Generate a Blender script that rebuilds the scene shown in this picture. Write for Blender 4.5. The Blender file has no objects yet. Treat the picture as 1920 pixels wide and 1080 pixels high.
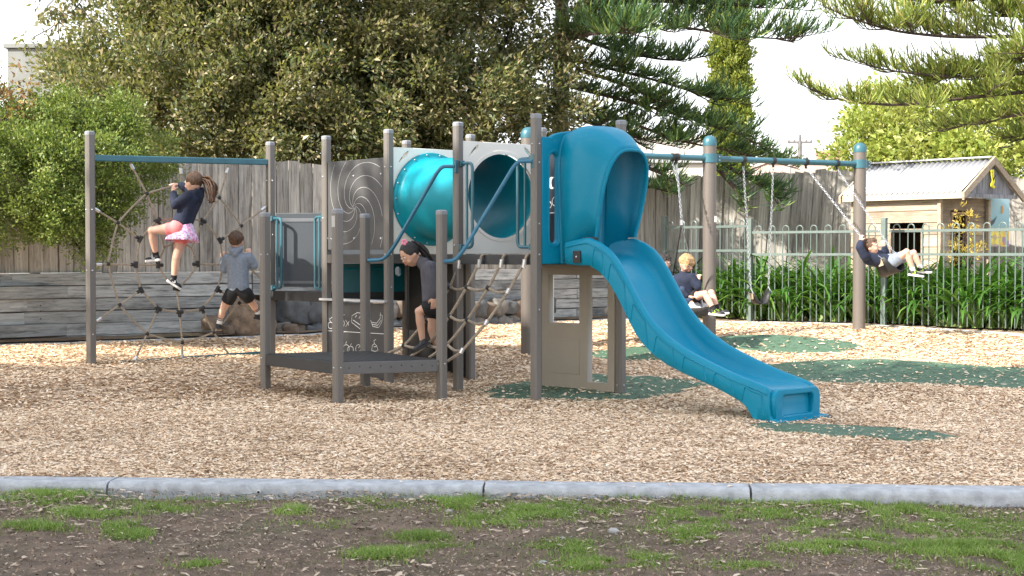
import bpy, bmesh, math, random
import numpy as np
from mathutils import Vector, Matrix, noise as mnoise
R = math.radians
random.seed(7); rng = np.random.default_rng(7)
sc = bpy.context.scene
col = sc.collection

# ------------------------------------------------------------------ camera, sky, sun, exposure
F = 2667.0; EYE = 1.2; PIT = math.atan(63.0 / F)
cam = bpy.data.cameras.new('camera'); cam.lens = 50.0; cam.sensor_width = 36.0
cam.clip_start = 0.1; cam.clip_end = 1500
co = bpy.data.objects.new('camera', cam); col.objects.link(co)
co.location = (0, 0, EYE); co.rotation_euler = (math.pi / 2 - PIT, 0, 0)
sc.camera = co
TOSUN = Vector((-0.66, -0.50, 0.60)).normalized()
w = bpy.data.worlds.new('World'); sc.world = w; w.use_nodes = True
nt = w.node_tree; nt.nodes.clear()
sky = nt.nodes.new('ShaderNodeTexSky'); sky.sky_type = 'NISHITA'; sky.sun_disc = False
sky.sun_elevation = math.asin(TOSUN.z); sky.sun_rotation = math.atan2(TOSUN.x, TOSUN.y)
sky.air_density = 1.0; sky.dust_density = 2.0; sky.ozone_density = 1.0
bg = nt.nodes.new('ShaderNodeBackground'); bg.inputs[1].default_value = 0.15
out = nt.nodes.new('ShaderNodeOutputWorld')
# thin bright veil of high cloud over the blue
tcw = nt.nodes.new('ShaderNodeTexCoord'); mpw = nt.nodes.new('ShaderNodeMapping'); mpw.inputs[3].default_value = (1, 1, 3)
nw = nt.nodes.new('ShaderNodeTexNoise'); nw.inputs['Scale'].default_value = 1.6; nw.inputs['Detail'].default_value = 5
rw_ = nt.nodes.new('ShaderNodeMapRange'); rw_.inputs[1].default_value = .36; rw_.inputs[2].default_value = .56; rw_.inputs[3].default_value = .1; rw_.inputs[4].default_value = .92
mxw = nt.nodes.new('ShaderNodeMix'); mxw.data_type = 'RGBA'; mxw.inputs[7].default_value = (3.45, 3.5, 3.55, 1)
nt.links.new(tcw.outputs['Generated'], mpw.inputs[0]); nt.links.new(mpw.outputs[0], nw.inputs['Vector']); nt.links.new(nw.outputs[0], rw_.inputs[0]); nt.links.new(rw_.outputs[0], mxw.inputs[0])
nt.links.new(sky.outputs[0], mxw.inputs[6]); nt.links.new(mxw.outputs[2], bg.inputs[0]); nt.links.new(bg.outputs[0], out.inputs[0])
sl = bpy.data.lights.new('sun', 'SUN'); sl.energy = 3.3; sl.angle = R(0.6); sl.color = (1.0, 0.93, 0.82)
so = bpy.data.objects.new('sun', sl); col.objects.link(so)
so.rotation_euler = TOSUN.to_track_quat('Z', 'Y').to_euler(); so.location = (-6, -5, 12)
sc.view_settings.view_transform = 'Standard'; sc.view_settings.look = 'None'
sc.view_settings.exposure = 1.88; sc.view_settings.gamma = 1.0; sc.view_settings.use_curve_mapping = False
sc.cycles.max_bounces = 8

# ------------------------------------------------------------------ projection helpers
def W(px, py, D):
    cx = (px - 960) / F; cy = (540 - py) / F
    dy = math.cos(PIT) + cy * math.sin(PIT); dz = -math.sin(PIT) + cy * math.cos(PIT)
    k = D / dy
    return Vector((cx * k, D, EYE + dz * k))
def sm(a, b, x):
    t = min(1, max(0, (x - a) / (b - a))); return t * t * (3 - 2 * t)
def gz(x, y):
    q = -.6 * x + .8 * y
    g1 = .14 * sm(10.9, 12.1, q) + .13 * sm(12.3, 14.8, q)
    g2 = .30 * sm(13.2, 17.2, y)
    n = mnoise.noise(Vector((x * .9, y * .9, 0))) * .022 + mnoise.noise(Vector((x * 2.7, y * 2.7, 3))) * .008
    return max(g1, g2) + n
def G(px, py):
    D = 8.0
    for i in range(60):
        D0 = D; g = gz(*W(px, py, D)[:2]); p = W(px, py, D)
        D = max(4, min(26, D + (p.z - g) * D / max(.05, EYE - g) * .7))
    p = W(px, py, D); p.z = gz(p.x, p.y); return p
V = Vector
UP = V((0, 0, 1))

# ------------------------------------------------------------------ materials
MATS = {}
def scuffed(m):
    nt = m.node_tree; b = nt.nodes['Principled BSDF']; src = b.inputs['Base Color'].links[0].from_socket
    f = ramp(nt, tex(nt, 9, 8, sc3=(1, 1, 3), rough=.8), [(.56, (0, 0, 0)), (.75, (.22, .22, .22))])
    nt.links.new(mix(nt, src, (.22, .36, .42), f), b.inputs['Base Color']); nt.links.new(ramp(nt, tex(nt, 6, 6), [(.3, (.3, .3, .3)), (.7, (.5, .5, .5))]), b.inputs['Roughness'])
def newmat(name):
    m = bpy.data.materials.new(name); m.use_nodes = True
    nt = m.node_tree; b = nt.nodes['Principled BSDF']; return m, nt, b
def node(nt, t, **k):
    n = nt.nodes.new(t)
    for a, v in k.items(): setattr(n, a, v)
    return n
def ramp(nt, fac, stops):
    r = node(nt, 'ShaderNodeValToRGB'); e = r.color_ramp.elements
    while len(e) < len(stops): e.new(0.5)
    for i, (p, c) in enumerate(stops): e[i].position = p; e[i].color = (*c, 1)
    nt.links.new(fac, r.inputs[0]); return r.outputs[0]
def mix(nt, a, b, fac, mode='MIX'):
    m = node(nt, 'ShaderNodeMix', data_type='RGBA', blend_type=mode)
    for s, v in ((m.inputs[6], a), (m.inputs[7], b)):
        if isinstance(v, (tuple, list)): s.default_value = (*v, 1)
        else: nt.links.new(v, s)
    if isinstance(fac, (int, float)): m.inputs[0].default_value = fac
    else: nt.links.new(fac, m.inputs[0])
    return m.outputs[2]
def tex(nt, scale, detail=4, coord='Object', sc3=None, rough=.55):
    tc = node(nt, 'ShaderNodeTexCoord'); src = tc.outputs[coord]
    if sc3:
        mp = node(nt, 'ShaderNodeMapping'); mp.inputs[3].default_value = sc3
        nt.links.new(src, mp.inputs[0]); src = mp.outputs[0]
    n = node(nt, 'ShaderNodeTexNoise'); n.inputs['Scale'].default_value = scale
    n.inputs['Detail'].default_value = detail; n.inputs['Roughness'].default_value = rough
    nt.links.new(src, n.inputs['Vector']); return n.outputs[0]
def bump(nt, b, h, strength=.3, dist=.01):
    bp = node(nt, 'ShaderNodeBump'); bp.inputs['Strength'].default_value = strength; bp.inputs['Distance'].default_value = dist
    nt.links.new(h, bp.inputs['Height']); nt.links.new(bp.outputs[0], b.inputs['Normal'])
def mat(name, c, rough=.6, metal=0, var=.15, vs=4, bs=0, bstr=.2, c2=None, coat=0, spec=.5):
    if name in MATS: return MATS[name]
    m, nt, b = newmat(name)
    c2 = c2 or tuple(x * (1 - var) for x in c)
    f = tex(nt, vs, 6)
    cc = ramp(nt, f, [(.35, c2), (.65, c)])
    nt.links.new(cc, b.inputs['Base Color'])
    b.inputs['Roughness'].default_value = rough; b.inputs['Metallic'].default_value = metal
    b.inputs['Specular IOR Level'].default_value = spec
    b.inputs['Coat Weight'].default_value = coat
    if bs: bump(nt, b, tex(nt, bs, 3), bstr)
    MATS[name] = m; return m
def leafmat(name, stops, rough=.5, trans=.3, tint=(.25, .32, .03), clump=None):
    m, nt, b = newmat(name)
    g = node(nt, 'ShaderNodeNewGeometry')
    c = ramp(nt, g.outputs['Random Per Island'], stops)
    f = tex(nt, 1.1, 3); c = mix(nt, c, clump or (.08, .07, .03), ramp(nt, f, [(.42, (0, 0, 0)), (.7, (.5, .5, .5))]))
    nt.links.new(c, b.inputs['Base Color']); b.inputs['Roughness'].default_value = rough
    t = node(nt, 'ShaderNodeBsdfTranslucent')
    nt.links.new(mix(nt, c, tint, .55), t.inputs[0])
    ms = node(nt, 'ShaderNodeMixShader'); ms.inputs[0].default_value = trans
    nt.links.new(b.outputs[0], ms.inputs[1]); nt.links.new(t.outputs[0], ms.inputs[2])
    nt.links.new(ms.outputs[0], nt.nodes['Material Output'].inputs[0])
    return m
def woodmat(name, c1, c2, cdark, axis=2, scale=3.0):
    m, nt, b = newmat(name)
    s3 = [14, 14, 14]; s3[axis] = 1.0
    oi = node(nt, 'ShaderNodeObjectInfo')
    tc = node(nt, 'ShaderNodeTexCoord'); mp = node(nt, 'ShaderNodeMapping'); mp.inputs[3].default_value = s3
    ad = node(nt, 'ShaderNodeVectorMath', operation='ADD'); cb = node(nt, 'ShaderNodeMath', operation='MULTIPLY'); cb.inputs[1].default_value = 37
    nt.links.new(oi.outputs['Random'], cb.inputs[0]); nt.links.new(tc.outputs['Object'], ad.inputs[0]); nt.links.new(cb.outputs[0], ad.inputs[1])
    nt.links.new(ad.outputs[0], mp.inputs[0])
    n = node(nt, 'ShaderNodeTexNoise'); n.inputs['Scale'].default_value = scale; n.inputs['Detail'].default_value = 8; n.inputs['Roughness'].default_value = .7
    nt.links.new(mp.outputs[0], n.inputs['Vector'])
    c = ramp(nt, n.outputs[0], [(.3, cdark), (.45, c2), (.68, c1)])
    # broad weather stains
    n2 = node(nt, 'ShaderNodeTexNoise'); n2.inputs['Scale'].default_value = 1.6; n2.inputs['Detail'].default_value = 6; n2.inputs['Roughness'].default_value = .7
    mp2 = node(nt, 'ShaderNodeMapping'); t3 = [2.2, 2.2, 2.2]; t3[axis] = .8; mp2.inputs[3].default_value = t3
    nt.links.new(ad.outputs[0], mp2.inputs[0]); nt.links.new(mp2.outputs[0], n2.inputs['Vector'])
    st = ramp(nt, n2.outputs[0], [(.5, (0, 0, 0)), (.72, (.8, .8, .8))])
    c = mix(nt, c, cdark, st)
    br = node(nt, 'ShaderNodeMapRange'); br.inputs[3].default_value = .72; br.inputs[4].default_value = 1.2
    nt.links.new(oi.outputs['Random'], br.inputs[0])
    hsv = node(nt, 'ShaderNodeHueSaturation'); nt.links.new(br.outputs[0], hsv.inputs['Value']); nt.links.new(c, hsv.inputs['Color'])
    nt.links.new(hsv.outputs[0], b.inputs['Base Color']); b.inputs['Roughness'].default_value = .85
    b.inputs['Specular IOR Level'].default_value = .25
    bump(nt, b, n.outputs[0], .6, .006)
    return m

M_POST = mat('powder_coated_steel', (.15, .138, .127), .45, .2, .04, 3)
M_CAP = mat('post_cap_plastic', (.22, .23, .25), .5, 0, .1)
M_DARK = mat('charcoal_plastic', (.028, .029, .031), .5, 0, .2, 6, 200, .08)
M_BLACK = mat('black_rubber', (.014, .014, .015), .55, 0, .2)
M_BEAM = mat('brown_grey_beam', (.06, .057, .055), .5, .1, .15)
M_PANEL = mat('grey_panel_plastic', (.062, .062, .064), .55, 0, .12, 3, 300, .05)
M_BLUEGREY = mat('slate_panel_plastic', (.042, .052, .065), .5, 0, .1)
M_CREAM = mat('cream_plastic', (.74, .72, .66), .5, 0, .05, 2)
M_TAUPE = mat('taupe_panel_plastic', (.33, .29, .235), .5, 0, .1, 2)
M_WHITE = mat('white_line_plastic', (.72, .72, .70), .5, 0, .05)
M_SLIDE = mat('blue_slide_plastic', (.0, .205, .335), .38, 0, .1, 1.2, 40, .02, coat=.0, spec=.22)
M_TEAL = mat('teal_tube_plastic', (.0, .225, .29), .42, 0, .03, 1.5, coat=.0, spec=.28)
M_TEALM = mat('teal_painted_steel', (.045, .14, .18), .34, .2, .15, 8)
M_HAND = mat('blue_handrail_coating', (.035, .16, .26), .4, .1, .15, 10)
M_ROPE = mat('beige_rope', (.36, .30, .23), .9, 0, .35, 60, 300, .5)
M_STEEL = mat('galvanised_steel', (.55, .56, .58), .35, .8, .15, 20)
M_SWPOST = mat('swing_post_coating', (.145, .127, .113), .42, .2, .05, 3)
M_FENCE = mat('grey_green_fence_paint', (.13, .17, .16), .42, .2, .12, 8)
M_CONC = mat('kerb_concrete', (.45, .465, .485), .85, 0, .34, 14, 90, .4)
M_CONC2 = mat('weathered_concrete', (.24, .25, .24), .9, 0, .35, .9, 20, .3)
M_SKIN = mat('fair_skin', (.60, .36, .27), .5, 0, .08, 20)
M_SKIN2 = mat('warm_skin', (.50, .29, .20), .5, 0, .08, 20)
M_NAVY = mat('navy_cloth', (.012, .019, .046), .9, 0, .4, 12, 22, 1.0)
M_CHAR = mat('charcoal_cloth', (.085, .085, .105), .9, 0, .3, 12, 40, .6)
M_GREYH = mat('grey_marl_cloth', (.20, .235, .29), .9, 0, .2, 40, 40, .6)
M_BLKC = mat('black_cloth', (.010, .010, .012), .9, 0, .4, 12, 30, .5)
M_SOCK = mat('white_cloth', (.72, .72, .74), .9, 0, .1)
M_SOLE = mat('white_shoe_sole', (.7, .7, .7), .6, 0, .1)
M_SHOE = mat('black_shoe', (.012, .013, .016), .5, 0, .3, 30)
M_LIME = mat('lime_shoe_trim', (.42, .62, .06), .5, 0, .2, 20)
M_PINK = mat('coral_pink_cloth', (.85, .24, .24), .85, 0, .15, 20)
M_LIP = mat('lip_pink', (.42, .12, .11), .5, 0, .1)
M_EYE = mat('dark_eye', (.012, .01, .01), .3, 0, .1)
scuffed(M_SLIDE); scuffed(M_TEAL)
def floral():
    m, nt, b = newmat('floral_print_cloth')
    tc = node(nt, 'ShaderNodeTexCoord'); v = node(nt, 'ShaderNodeTexVoronoi'); v.inputs['Scale'].default_value = 70
    nt.links.new(tc.outputs['Object'], v.inputs['Vector'])
    c = ramp(nt, v.outputs['Color'], [(.3, (.72, .62, .72)), (.5, (.32, .14, .38)), (.75, (.8, .38, .55))])
    nt.links.new(c, b.inputs['Base Color']); b.inputs['Roughness'].default_value = .9; return m
M_FLORAL = floral()
def hairmat(name, c, c2):
    m, nt, b = newmat(name)
    nt.links.new(ramp(nt, tex(nt, 30, 6, sc3=(3, 3, .6)), [(.35, c2), (.65, c)]), b.inputs['Base Color'])
    b.inputs['Roughness'].default_value = .55; bump(nt, b, tex(nt, 60, 4, sc3=(3, 3, .5)), .9, .01); return m
H_BROWN = hairmat('brown_hair', (.13, .065, .03), (.04, .02, .012))
H_BLACK = hairmat('black_hair', (.022, .017, .016), (.008, .006, .006))
H_BLOND = hairmat('blond_hair', (.48, .31, .15), (.24, .14, .06))
W_PALE = woodmat('weathered_paling_timber', (.50, .475, .43), (.32, .30, .27), (.085, .075, .068), 2)
W_SLEEP = woodmat('grey_sleeper_timber', (.46, .48, .48), (.30, .315, .32), (.05, .052, .055), 0)
W_HOUSE = woodmat('warm_board_timber', (.47, .39, .31), (.36, .285, .215), (.17, .125, .09), 0)
W_GABLE = woodmat('grey_gable_timber', (.26, .26, .28), (.17, .17, .185), (.05, .05, .05), 2)
W_BARK = woodmat('rough_bark', (.12, .09, .07), (.06, .045, .036), (.015, .012, .01), 2)

# ------------------------------------------------------------------ object helpers
ORG = {}
class MB:
    def __init__(s): s.v = []; s.f = []
    def add(s, vs, fs):
        n = len(s.v); s.v += [tuple(x) for x in vs]; s.f += [tuple(i + n for i in f) for f in fs]; return s
    def pbox(s, o, a, b, c):
        o, a, b, c = V(o), V(a), V(b), V(c)
        vs = [o, o + a, o + a + b, o + b, o + c, o + a + c, o + a + b + c, o + b + c]
        fs = [(0, 3, 2, 1), (4, 5, 6, 7), (0, 1, 5, 4), (1, 2, 6, 5), (2, 3, 7, 6), (3, 0, 4, 7)]
        if a.cross(b).dot(c) < 0: fs = [f[::-1] for f in fs]
        return s.add(vs, fs)
    def box(s, c, size, rz=0):
        ca, sa = math.cos(rz), math.sin(rz)
        a = V((ca, sa, 0)) * size[0]; b = V((-sa, ca, 0)) * size[1]; d = V((0, 0, size[2]))
        return s.pbox(V(c) - a / 2 - b / 2 - d / 2, a, b, d)
    def bar(s, p, q, wd, h, up=UP):
        p, q = V(p), V(q); t = (q - p).normalized(); sd = t.cross(V(up)).normalized(); u = sd.cross(t)
        return s.pbox(p - sd * wd / 2 - u * h / 2, q - p, sd * wd, u * h)
    def tube(s, pts, r, n=8, cap=True, closed=False):
        pts = [V(p) for p in pts]; m = len(pts)
        rs = r if isinstance(r, (list, tuple)) else [r] * m
        base = len(s.v); fr = None
        for i, p in enumerate(pts):
            if closed: t = pts[(i + 1) % m] - pts[i - 1]
            else: t = pts[min(i + 1, m - 1)] - pts[max(i - 1, 0)]
            t = t.normalized() if t.length > 1e-9 else UP
            if fr is None:
                a = V((0, 0, 1)) if abs(t.z) < .9 else V((1, 0, 0)); fr = t.cross(a).normalized()
            else:
                fr = fr - t * fr.dot(t); fr = fr.normalized() if fr.length > 1e-6 else t.orthogonal().normalized()
            b = t.cross(fr)
            for k in range(n):
                an = 2 * math.pi * k / n; s.v.append(tuple(p + (fr * math.cos(an) + b * math.sin(an)) * rs[i]))
        for i in range(m if closed else m - 1):
            j = (i + 1) % m
            for k in range(n):
                k2 = (k + 1) % n; s.f.append((base + i * n + k, base + i * n + k2, base + j * n + k2, base + j * n + k))
        if cap and not closed:
            s.f.append(tuple(base + k for k in range(n))[::-1]); s.f.append(tuple(base + (m - 1) * n + k for k in range(n)))
        return s
    def ell(s, c, rx, ry, rz, M=None, nu=10, nv=7, fn=None):
        c = V(c); base = len(s.v); M = M or Matrix.Identity(3)
        for j in range(nv + 1):
            th = math.pi * j / nv
            for i in range(nu):
                ph = 2 * math.pi * i / nu
                p = V((math.sin(th) * math.cos(ph), math.sin(th) * math.sin(ph), math.cos(th)))
                if fn: p = fn(p)
                s.v.append(tuple(c + M @ V((p.x * rx, p.y * ry, p.z * rz))))
        for j in range(nv):
            for i in range(nu):
                i2 = (i + 1) % nu; s.f.append((base + j * nu + i, base + (j + 1) * nu + i, base + (j + 1) * nu + i2, base + j * nu + i2))
        return s
    def mesh(s, name, m, org=V((0, 0, 0)), smooth=False, angle=None):
        me = bpy.data.meshes.new(name); me.from_pydata([tuple(V(p) - org) for p in s.v], [], s.f); me.validate(); me.update()
        bm = bmesh.new(); bm.from_mesh(me)
        if smooth: bmesh.ops.remove_doubles(bm, verts=bm.verts, dist=1e-6)
        bmesh.ops.recalc_face_normals(bm, faces=bm.faces); bm.to_mesh(me); bm.free()
        me.materials.append(m)
        if smooth:
            me.polygons.foreach_set('use_smooth', [True] * len(me.polygons))
            me.set_sharp_from_angle(angle=angle or R(40))
        return me
    def build(s, name, m, parent=None, smooth=False, bevel=0, angle=None, kind=None, label=None):
        org = ORG[parent.name] if parent else V((0, 0, 0))
        me = s.mesh(name, m, org, smooth, angle)
        return link(name, me, parent, bevel=bevel, kind=kind, label=label, org=org)
def link(name, me, parent=None, bevel=0, kind=None, label=None, org=None, loc=None):
    o = bpy.data.objects.new(name, me); col.objects.link(o)
    if parent: o.parent = parent
    if loc is not None: o.location = loc
    ORG[o.name] = org if org is not None else V((0, 0, 0))
    if bevel:
        b = o.modifiers.new('bevel', 'BEVEL'); b.width = bevel; b.segments = 2; b.limit_method = 'ANGLE'; b.angle_limit = R(50)
    if kind: o['kind'] = kind
    if label: o['label'] = label
    return o
def thing(name, label, cat, loc, group=None):
    o = bpy.data.objects.new(name, None); col.objects.link(o); o.location = loc; o.empty_display_size = .1
    o['label'] = label; o['category'] = cat
    if group: o['group'] = group
    ORG[o.name] = V(loc); return o
def tag(o, label, cat, group=None):
    o['label'] = label; o['category'] = cat
    if group: o['group'] = group
    return o
def npmesh(name, verts, faces, m, org=(0, 0, 0), smooth=False):
    """fast quad mesh from numpy arrays; verts (N,3), faces (M,4)"""
    me = bpy.data.meshes.new(name); verts = (verts - np.array(org)).astype(np.float32); faces = faces.astype(np.int32)
    k = faces.shape[1]
    me.vertices.add(len(verts)); me.vertices.foreach_set('co', verts.ravel())
    me.loops.add(faces.size); me.loops.foreach_set('vertex_index', faces.ravel())
    me.polygons.add(len(faces)); me.polygons.foreach_set('loop_start', np.arange(0, faces.size, k, dtype=np.int32))
    me.update(calc_edges=True); me.materials.append(m)
    if smooth: me.polygons.foreach_set('use_smooth', [True] * len(faces))
    return me
def plate_mesh(name, outline, holes, thick, o, ax, ay, m, org, bev=0.0):
    """flat plate with holes, drawn as 2D splines and mapped to plane o + x ax + y ay"""
    cu = bpy.data.curves.new('tmp', 'CURVE'); cu.dimensions = '2D'; cu.fill_mode = 'BOTH'; cu.extrude = thick / 2; cu.bevel_depth = bev; cu.bevel_resolution = 1; cu.offset = -bev
    for pts in [outline] + holes:
        sp = cu.splines.new('POLY'); sp.points.add(len(pts) - 1); sp.use_cyclic_u = True
        for p, q in zip(sp.points, pts): p.co = (q[0], q[1], 0, 1)
    ob = bpy.data.objects.new('tmp', cu); me = bpy.data.meshes.new_from_object(ob)
    bpy.data.objects.remove(ob); bpy.data.curves.remove(cu)
    ax, ay, o = V(ax).normalized(), V(ay).normalized(), V(o); n = ax.cross(ay)
    for v in me.vertices: v.co = o + ax * v.co.x + ay * v.co.y + n * v.co.z - org
    me.name = name; me.materials.clear(); me.materials.append(m); return me
def plate(name, outline, holes, thick, o, ax, ay, m, parent, bev=0.0, label=None):
    org = ORG[parent.name]
    return link(name, plate_mesh(name, outline, holes, thick, o, ax, ay, m, org, bev), parent, org=org, label=label)
def circ(cx, cy, r, n=32, ry=None): return [(cx + r * math.cos(2 * math.pi * i / n), cy + (ry or r) * math.sin(2 * math.pi * i / n)) for i in range(n)]
def rect(x0, y0, x1, y1): return [(x0, y0), (x1, y0), (x1, y1), (x0, y1)]
def slot(cx, y0, y1, r, n=8):
    return [(cx + r * math.cos(a), y1 - r + r * math.sin(a)) for a in [math.pi * i / n for i in range(n + 1)]] + [(cx + r * math.cos(a), y0 + r + r * math.sin(a)) for a in [math.pi + math.pi * i / n for i in range(n + 1)]]
def arcpath(pts, rad=.05, n=5):
    """round the corners of a polyline"""
    pts = [V(p) for p in pts]; outp = [pts[0]]
    for i in range(1, len(pts) - 1):
        a, b, c = pts[i - 1], pts[i], pts[i + 1]
        d1 = (a - b); d2 = (c - b); r = min(rad, d1.length * .45, d2.length * .45)
        p = b + d1.normalized() * r; q = b + d2.normalized() * r
        for k in range(n + 1):
            t = k / n; outp.append(p * (1 - t) ** 2 + b * 2 * t * (1 - t) + q * t * t)
    return outp + [pts[-1]]
def lerp(a, b, t): return a + (b - a) * t
def poly_at(poly, px):
    for (x0, d0), (x1, d1) in zip(poly, poly[1:]):
        if px <= x1:
            k, a, b = (px - 960) / F, (x0 - 960) / F * d0, (x1 - 960) / F * d1
            return lerp(d0, d1, (k * d0 - a) / ((b - a) - k * (d1 - d0)))
    return poly[-1][1]

# ------------------------------------------------------------------ SETTING: ground
def ground_mats():
    m, nt, b = newmat('wood_chip_mulch')
    tc = node(nt, 'ShaderNodeTexCoord'); v = node(nt, 'ShaderNodeTexVoronoi'); v.inputs['Scale'].default_value = 42
    n0 = node(nt, 'ShaderNodeTexNoise'); n0.inputs['Scale'].default_value = 30; nt.links.new(tc.outputs['Object'], n0.inputs['Vector'])
    ad = node(nt, 'ShaderNodeMix', data_type='VECTOR'); ad.inputs[0].default_value = .08
    nt.links.new(tc.outputs['Object'], ad.inputs[4]); nt.links.new(n0.outputs['Color'], ad.inputs[5]); nt.links.new(ad.outputs[1], v.inputs['Vector'])
    c = ramp(nt, v.outputs['Color'], [(.15, (.44, .31, .21)), (.4, (.60, .46, .33)), (.85, (.70, .56, .42))])
    e = ramp(nt, v.outputs['Distance'], [(.0, (1, 1, 1)), (.9, (.7, .65, .6))])
    c = mix(nt, c, e, 1.0, 'MULTIPLY')
    nt.links.new(c, b.inputs['Base Color']); b.inputs['Roughness'].default_value = .9; bump(nt, b, v.outputs['Distance'], .6, .015)
    m2, nt, b = newmat('dark_garden_soil')
    f = tex(nt, 9, 8, rough=.7); c = ramp(nt, f, [(.3, (.11, .075, .052)), (.6, (.23, .16, .11)), (.8, (.36, .26, .18))])
    f2 = tex(nt, 1.3, 4); c = mix(nt, c, (.06, .075, .025), ramp(nt, f2, [(.48, (0, 0, 0)), (.7, (.55, .55, .55))]))
    nt.links.new(c, b.inputs['Base Color']); b.inputs['Roughness'].default_value = .95; bump(nt, b, tex(nt, 45, 8, rough=.75), 1.0, .02)
    m3, nt, b = newmat('green_rubber_matting')
    v = node(nt, 'ShaderNodeTexVoronoi'); v.inputs['Scale'].default_value = 120
    c = ramp(nt, v.outputs['Color'], [(.2, (.03, .075, .045)), (.6, (.065, .13, .08)), (.95, (.13, .20, .13))])
    nt.links.new(c, b.inputs['Base Color']); b.inputs['Roughness'].default_value = .8; bump(nt, b, v.outputs['Distance'], .4, .004)
    return m, m2, m3
M_MULCH, M_SOIL, M_RUB = ground_mats()

# front kerb line (world)
def kerb_front(px):
    y0 = 912 - 19 * (1 - (px + 60) / 1980) - 3 * math.sin(math.pi * (px) / 1920) * 0
    return W(px, y0 + 1, 3200 / (y0 - 477) * 1.0)
KF = [(-3000, 7.53), (-60, 7.36), (960, 7.20), (1980, 7.02), (5200, 6.6)]
BK = [(-900, 11.5), (0, 14.45), (480, 15.95), (600, 16.4), (745, 17.1), (895, 18.0), (1000, 18.8), (1140, 19.5), (1340, 19.05), (1640, 17.8), (1920, 16.2), (2600, 12.9)]
def grid_ground(name, x0, x1, y0, y1, st, zf, m, keep=None):
    nx = int((x1 - x0) / st) + 1; ny = int((y1 - y0) / st) + 1
    yf = (lambda x, y: max(y, keep(x))) if keep else (lambda x, y: y)
    vs = [(x0 + i * st, yf(x0 + i * st, y0 + j * st), zf(x0 + i * st, yf(x0 + i * st, y0 + j * st))) for j in range(ny) for i in range(nx)]
    fs = [(j * nx + i, j * nx + i + 1, (j + 1) * nx + i + 1, (j + 1) * nx + i) for j in range(ny - 1) for i in range(nx - 1)]
    mb = MB(); mb.v = vs; mb.f = fs
    return mb.build(name, m, smooth=True, kind='structure')
grid_ground('mulch_ground', -14, 14, 6.7, 21.5, .14, lambda x, y: gz(x, y), M_MULCH, keep=lambda x: float(np.interp(x, [-9, -2.55, 0, 2.68, 9], [7.53, 7.36, 7.20, 7.02, 6.6])) + .1)
def soil_z(x, y):
    e = max(-.15, min(.6, (x / 3.0)))  # ground falls a little against the kerb to the right
    return -.028 - .03 * sm(0, 2.6, x) + .02 * sm(6.6, 4.5, y) + mnoise.noise(V((x * 1.6, y * 1.6, 9))) * .022 + mnoise.noise(V((x * 6, y * 6, 5))) * .009
grid_ground('soil_ground', -9, 9, -2, 7.2, .08, soil_z, M_SOIL)
# the wider ground sheet out to the horizon
mb = MB(); far = 700; prof = [(-far, -.4), (-3, -.2), (7, -.2), (13, -.12), (17.5, .2), (20, .27), (40, .3), (far, .3)]
for (ya, za), (yb, zb) in zip(prof, prof[1:]):
    n = len(mb.v); mb.v += [(-far, ya, za), (far, ya, za), (far, yb, zb), (-far, yb, zb)]; mb.f.append((n, n + 1, n + 2, n + 3))
mb.build('ground', mat('dry_earth', (.13, .10, .07), .95, 0, .4, .5, 12, .5), kind='structure')

# rubber mats: soft-edged sheets lying just proud of the mulch, where the chips are kicked away
MAT_SHAPES = []
def rubber(cpx, cpy, rx_px, ry_px, label, sk=0.0, seed=0):
    c = G(cpx, cpy); s = F / c.y
    rx = rx_px / s; far_ = G(cpx, cpy - ry_px); near_ = G(cpx, cpy + ry_px); ry = (far_.y - near_.y) / 2
    n = 72; mbm = MB(); rings = 10
    def rad(a): return 1 + .16 * mnoise.noise(V((math.cos(a) * 1.4, math.sin(a) * 1.4, seed))) + .10 * mnoise.noise(V((math.cos(a) * 5, math.sin(a) * 5, seed + 7)))
    P = lambda a, k: (c.x + (math.cos(a) * rx * k * rad(a)) + sk * math.sin(a) * ry * k, (far_.y + near_.y) / 2 + math.sin(a) * ry * k * rad(a))
    mbm.v.append((*P(0, 0), gz(*P(0, 0)) + .012))
    for r in range(1, rings + 1):
        for i in range(n):
            x, y = P(2 * math.pi * i / n, r / rings)
            mbm.v.append((x, y, gz(x, y) + .012 - (.022 if r == rings else 0)))
    for i in range(n): mbm.f.append((0, 1 + i, 1 + (i + 1) % n))
    for r in range(rings - 1):
        for i in range(n):
            a = 1 + r * n + i; b_ = 1 + r * n + (i + 1) % n; mbm.f.append((a, a + n, b_ + n, b_))
    o = mbm.build('rubber_mat', M_RUB, smooth=True); tag(o, label, 'rubber mat', 'green rubber mats in the mulch')
    MAT_SHAPES.append((c.x, (far_.y + near_.y) / 2, rx, ry, sk))
rubber(1120, 727, 215, 27, 'green rubber mat under the slide deck, mostly scattered with wood chips', .3, 1)
rubber(1235, 661, 140, 11, 'green rubber mat seen through the cream doorway panel behind the slide', .2, 2)
rubber(1720, 698, 330, 27, 'largest green rubber mat, striped with sunlight to the right of the slide', -.6, 3)
rubber(1470, 641, 135, 13, 'green rubber mat farthest back, below the empty belt swing', -.5, 4)
rubber(1595, 811, 140, 18, 'small dark green rubber mat at the foot of the slide', -.8, 5)

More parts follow.
